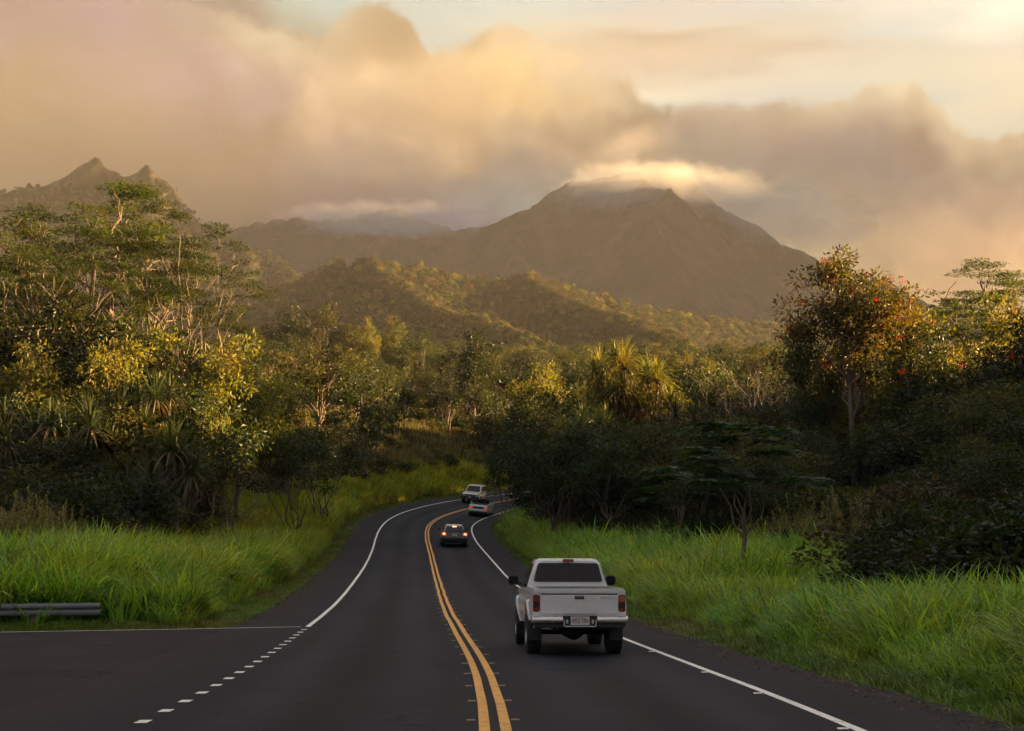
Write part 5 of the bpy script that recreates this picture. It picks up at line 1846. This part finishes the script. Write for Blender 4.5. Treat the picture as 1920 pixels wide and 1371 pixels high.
# ---- cars further off ------------------------------------------------------------------
def car_lower(name, outline, wmax, mat, parent, tuck=.1, length=(0, 4.5)):
    def wf(y, z):
        u = (y - length[0]) / (length[1] - length[0])
        e = np.interp(u, [0, .04, .15, .85, .96, 1], [.86, .94, 1, 1, .93, .82])
        q = np.interp(z, [.15, .35, .6, .8, 1.0, 1.2], [.90, .98, 1.0, .985, .94, .88])
        return float(wmax * e * q)
    return arch_side(name, outline[::-1], [.3, .42, .55, .68, .8, .92], wf, mat, parent)


def greenhouse(parent, rings, body_m, glass_rear=None, glass_front=None, sides=None):
    return loft('roof', rings, body_m, parent)


# dark sedan with its brake lamps lit
SD = empty('sedan')
tag(SD, 'dark glossy sedan braking with its red lamps lit ahead of the pickup', 'car')
L0, L1 = -.98, 3.62
o_ = [(L0 + .05, .34), (L0, .55), (L0 + .04, .82), (L0 + .12, 1.03), (-.35, 1.06), (.1, 1.04), (2.45, 1.0), (3.35, .84), (L1, .68), (L1, .36), (2.66 + .36, .26)] + arch(2.66, .345, .30, 8) + [(2.66 - .38, .22), (.38, .22)] + arch(0, .345, .30, 8) + [(-.38, .28)]
car_lower('body', o_, .885, M['black_car'], SD, length=(L0, L1))
rf = []
for y0, zt, wt, kk in ((-.50, 1.06, .60, 0), (.02, 1.40, .55, 0), (.35, 1.455, .545, 0), (1.1, 1.47, .55, 0), (1.55, 1.42, .55, 0), (2.35, 1.02, .62, 0)):
    rf.append([(x, y0, z) for x, z in rounded([(-.80, .98), (-wt, zt), (wt, zt), (.80, .98)], .10, 3)])
loft('roof', rf, M['black_car'], SD)
rwn = slab('rear_window', [(-.62, -.46, 1.098), (.62, -.46, 1.098), (.50, .0, 1.385), (-.50, .0, 1.385)], M['glass'], SD, 0.01)
slab('windshield', [(.62, 2.22, 1.10), (-.62, 2.22, 1.10), (-.5, 1.62, 1.41), (.5, 1.62, 1.41)], M['glass'], SD, 0.01)
box('high_brake_light', -.14, .14, -.13, -.03, 1.318, 1.372, M['brake_core'], SD, 0.012)
box('spoiler', -.66, .66, -.95, -.80, 1.045, 1.075, M['black_car'], SD, 0.012)
for sx in (-1, 1):
    tl = box('tail_light', *sorted((sx * .56, sx * .83)), L0 - .015, L0 + .14, .80, .97, M['brake_on'], SD, 0.03)
    box('bulb', *sorted((sx * .63, sx * .78)), L0 - .03, L0 + .02, .83, .95, M['brake_core'], tl, 0.02)
    slab('side_window', [(sx * .745, .05, 1.07), (sx * .745, 2.1, 1.07), (sx * .585, 1.55, 1.36), (sx * .585, .35, 1.38)][::(1 if sx > 0 else -1)], M['glass'], SD, 0.01)
    box('mirror', *sorted((sx * .86, sx * 1.02)), 1.95, 2.06, 1.0, 1.12, M['black_car'], SD, 0.03)
    box('headlight', *sorted((sx * .5, sx * .8)), L1 - .16, L1 - .01, .6, .74, M['lens_clear'], SD, 0.03)
    for yc in (0, 2.66): wheel(SD, sx * .77, yc, .315, .205, .19, sx)
box('chrome_strip', -.50, .50, L0 - .012, L0 + .02, .955, .985, M['chrome'], SD, 0.006)
box('license_plate', -.16, .16, L0 - .008, L0 + .03, .775, .915, M['plate'], SD, 0.003)
box('rear_bumper', -.84, .84, L0 - .05, L0 + .2, .36, .66, M['black_car'], SD, 0.05, 3)
place_on_road(SD, 91.4, 1.66, 2.6)

# white open convertible
CV = empty('convertible')
tag(CV, 'white open topped convertible entering the bend ahead of the dark sedan', 'car')
L0, L1 = -1.05, 3.73
o_ = [(L0 + .06, .30), (L0, .50), (L0 + .03, .80), (L0 + .10, 1.00), (-.45, 1.04), (.1, 1.0), (2.0, .98), (3.1, .90), (L1 - .1, .74), (L1, .36), (2.72 + .38, .24)] + arch(2.72, .37, .32, 8) + [(2.72 - .4, .2), (.4, .2)] + arch(0, .37, .32, 8) + [(-.4, .26)]
car_lower('body', o_, .955, M['white_car'], CV, length=(L0, L1))
box('cockpit', -.68, .68, .05, 1.75, .80, 1.028, M['skin_seat'], CV, 0.04)
box('folded_top', -.66, .66, -.42, .12, 1.0, 1.09, M['black'], CV, 0.04)
bnd = box('rear_panel', -.68, .68, L0 - .012, L0 + .05, .70, .90, M['black'], CV, 0.02)
for sx in (-1, 1):
    tl = box('tail_light', *sorted((sx * .47, sx * .83)), L0 - .022, L0 + .08, .70, .90, M['tail_red'], CV, 0.02)
    for k_ in range(3):
        xa = .50 + k_ * .11
        box('light_bar', *sorted((sx * xa, sx * (xa + .08))), L0 - .032, L0, .72, .88, M['lamp_soft'], tl, 0.01)
    box('mirror', *sorted((sx * .93, sx * 1.08)), 1.75, 1.85, .98, 1.10, M['white_car'], CV, 0.03)
    st_ = box('seat', *sorted((sx * .16, sx * .60)), .78, .92, .70, 1.18, M['skin_seat'], CV, 0.05)
    box('headrest', *sorted((sx * .26, sx * .50)), .74, .84, 1.18, 1.33, M['skin_seat'], st_, 0.04)
    for yc in (0, 2.72): wheel(CV, sx * .80, yc, .345, .25, .235, sx)
    box('windshield_post', *sorted((sx * .60, sx * .645)), 1.55, 1.62, 1.0, 1.36, M['black'], CV, 0.01)
    box('headlight', *sorted((sx * .5, sx * .82)), L1 - .2, L1 - .06, .6, .72, M['lens_clear'], CV, 0.03)
fr_ = box('windshield', -.60, .60, 1.59, 1.60, 1.0, 1.35, M['glass'], CV)
box('frame', -.64, .64, 1.575, 1.615, 1.35, 1.385, M['black'], fr_, 0.008)
box('license_plate', -.16, .16, L0 - .02, L0 + .02, .50, .62, M['black'], CV, 0.003)
box('rear_bumper', -.86, .86, L0 - .06, L0 + .2, .46, .68, M['white_car'], CV, 0.05, 3)
box('diffuser', -.80, .80, L0 - .045, L0 + .2, .24, .47, M['black'], CV, 0.04)
place_on_road(CV, 128.3, 2.5, 2.72, extra=math.radians(5))

# oncoming cream off-road car
SV = empty('off_road_car')
tag(SV, 'cream white off road car coming toward the camera round the bend', 'car')
L0, L1 = -1.05, 3.75
o_ = [(L0, .52), (L0, 1.12), (.2, 1.16), (2.25, 1.14), (2.45, 1.12), (3.5, 1.06), (L1, .98), (L1 + .02, .55), (2.8 + .46, .50)] + arch(2.8, .44, .40, 8) + [(2.8 - .47, .44), (.47, .44)] + arch(0, .44, .40, 8) + [(-.47, .50)]
car_lower('body', o_, .93, M['cream_car'], SV, length=(L0, L1))
rf = []
for y0, zt, wt in ((L0 + .03, 1.62, .66), (L0 + .25, 1.80, .665), (0, 1.84, .68), (1.2, 1.84, .68), (1.60, 1.80, .67), (2.32, 1.16, .74)):
    rf.append([(x, y0, z) for x, z in rounded([(-.86, 1.08), (-wt, zt), (wt, zt), (.86, 1.08)], .10, 3)])
loft('roof', rf, M['cream_car'], SV)
slab('windshield', [(.68, 2.30, 1.215), (-.68, 2.30, 1.215), (-.60, 1.66, 1.775), (.60, 1.66, 1.775)], M['glass'], SV, 0.02)
slab('rear_window', [(-.6, L0 - .01, 1.2), (.6, L0 - .01, 1.2), (.55, L0 + .01, 1.58), (-.55, L0 + .01, 1.58)], M['glass'], SV, 0.02)
for sx in (-1, 1):
    def sd2(y, z): return (sx * (np.interp(z, [1.08, 1.84], [.86, .68]) + .01), y, z)
    for ya, yb, yc_, yd in ((1.25, 2.12, 1.58, 1.28), (.28, 1.18, 1.18, .28), (-.85, .20, .20, -.75)):
        c_ = [sd2(ya, 1.19), sd2(yb, 1.19), sd2(yc_, 1.70), sd2(yd, 1.70)]
        slab('side_window', c_[::(1 if sx > 0 else -1)], M['glass'], SV, 0.01)
    box('headlight', *sorted((sx * .58, sx * .86)), L1 - .1, L1 + .035, .83, .97, M['lens_clear'], SV, 0.03)
    box('mirror', *sorted((sx * .94, sx * 1.16)), 2.0, 2.14, 1.16, 1.36, M['cream_car'], SV, 0.04)
    for yc in (0, 2.8): wheel(SV, sx * .80, yc, .40, .26, .22, sx)
    box('fog_light', *sorted((sx * .55, sx * .70)), L1 + .08, L1 + .13, .58, .68, M['lens_clear'], SV, 0.02)
gr_ = box('grille', -.55, .55, L1 - .02, L1 + .045, .80, .96, M['black'], SV, 0.02)
for k_ in range(3): box('slat', -.53, .53, L1 + .04, L1 + .055, .825 + .045 * k_, .84 + .045 * k_, M['rim'], gr_)
box('front_bumper', -.92, .92, L1 - .05, L1 + .12, .50, .78, M['black'], SV, 0.05, 3)
box('license_plate', -.16, .16, L1 + .12, L1 + .135, .60, .74, M['plate'], SV, 0.003)
place_on_road(SV, 140.6, -1.95, 2.8, flip=True, extra=math.radians(9))
SV.scale = (1, 1, .92)

# ---- guardrail beside the side road -----------------------------------------------------
M['galv'] = simple('galvanised_steel', (0.16, 0.165, 0.175), 0.5, metal=0.6, var=0.2)
M['wood_post'] = bark('post_wood', (0.10, 0.08, 0.06), (0.18, 0.15, 0.11))
GR = empty('guardrail', (0, 0, 0))
gy0 = 37.6
gz_ = lambda x: tz(x, float(side_edge(x)) + 1.5)
path = [(x, float(side_edge(x)) + 1.5) for x in np.arange(-30, -9.9, 0.5)]
GR.location = (path[-1][0], path[-1][1], gz_(path[-1][0]))
tag(GR, 'low galvanised guardrail standing in the grass at the left edge beside the side road', 'guardrail')
prof = [(0, .0), (.035, .02), (.05, .06), (.05, .10), (.02, .135), (.0, .155), (.02, .175), (.05, .21), (.05, .25), (.035, .29), (0, .31)]
rings = []
zsm = np.poly1d(np.polyfit([q[0] for q in path], [gz_(q[0]) for q in path], 2))
for x, y in path:
    z0 = float(zsm(x)) + .30
    rings.append([(x - GR.location.x, y - GR.location.y - dx, z0 + dz - GR.location.z) for dx, dz in prof] + [(x - GR.location.x, y - GR.location.y - dx + .006, z0 + dz - GR.location.z) for dx, dz in prof[::-1]])
loft('rail', rings, M['galv'], GR, smooth=False)
for x, y in path[1::4]:
    z0 = float(zsm(x)) - GR.location.z
    box('post', x - .07 - GR.location.x, x + .07 - GR.location.x, y + .01 - GR.location.y, y + .17 - GR.location.y, z0 - .4, z0 + .62, M['wood_post'], GR, .008)


# ------------------------------------------------------------------ mist that hangs on the mountains
def mist(name, px0, px1, py0, py1, Y, depth, dens, thr, scale, label, seed, lens=True, tilt=0.0):
    a = Vector(at(px0, py1, Y)); b = Vector(at(px1, py0, Y))
    cx_, cz_ = (a.x + b.x) / 2, (a.z + b.z) / 2
    bm = bmesh.new()
    bmesh.ops.create_icosphere(bm, subdivisions=3, radius=1.0)
    me = bpy.data.meshes.new(name); bm.to_mesh(me); bm.free()
    m = bpy.data.materials.new(name + '_vapour'); m.use_nodes = True
    t = NT(m.node_tree); t.n.clear()
    v = t.node('ShaderNodeVolumePrincipled')
    c = t.node('ShaderNodeTexCoord').outputs['Object']
    r_ = t.vm('LENGTH', c)
    wc = t.vm('MULTIPLY', c, (b.x - a.x, depth, (b.z - a.z) * 1.6))
    n = t.noise(t.vm('ADD', wc, (seed * 311.0, 0, 0)), scale, 5, 0.6, 0.3)
    body_ = t.maprange(r_, 1.0, 0.35, 0, 1, True)
    d = t.m('MULTIPLY', t.maprange(t.m('ADD', n, t.m('MULTIPLY', body_, 0.42)), thr, thr + 0.3, 0, 1, True), t.m('MULTIPLY', body_, dens))
    t.put(v.inputs['Density'], d)
    v.inputs['Color'].default_value = (0.98, 0.97, 0.95, 1)
    v.inputs['Anisotropy'].default_value = 0.2
    o2 = t.node('ShaderNodeOutputMaterial')
    t.l.new(v.outputs[0], o2.inputs['Volume'])
    me.materials.append(m)
    ob = link(name, me, None, (cx_, Y, cz_), (0, tilt, 0), ((b.x - a.x) / 2, depth / 2, (b.z - a.z) / 2))
    tag(ob, label, kind='stuff')
    return ob


BY = 3150
mist('mist', 930, 1500, 275, 440, BY - 100, 460, 0.0065, 0.68, 0.0075, 'cap of cloud lying over the summit of the far mountain', 1)
mist('mist', 1190, 1740, 300, 500, BY - 60, 420, 0.005, 0.66, 0.0065, 'tail of cloud sliding down the right shoulder of the far mountain', 3, tilt=math.radians(11))
mist('mist', 430, 1020, 362, 462, BY - 200, 360, 0.008, 0.68, 0.0085, 'shreds of mist along the far ridge', 2)
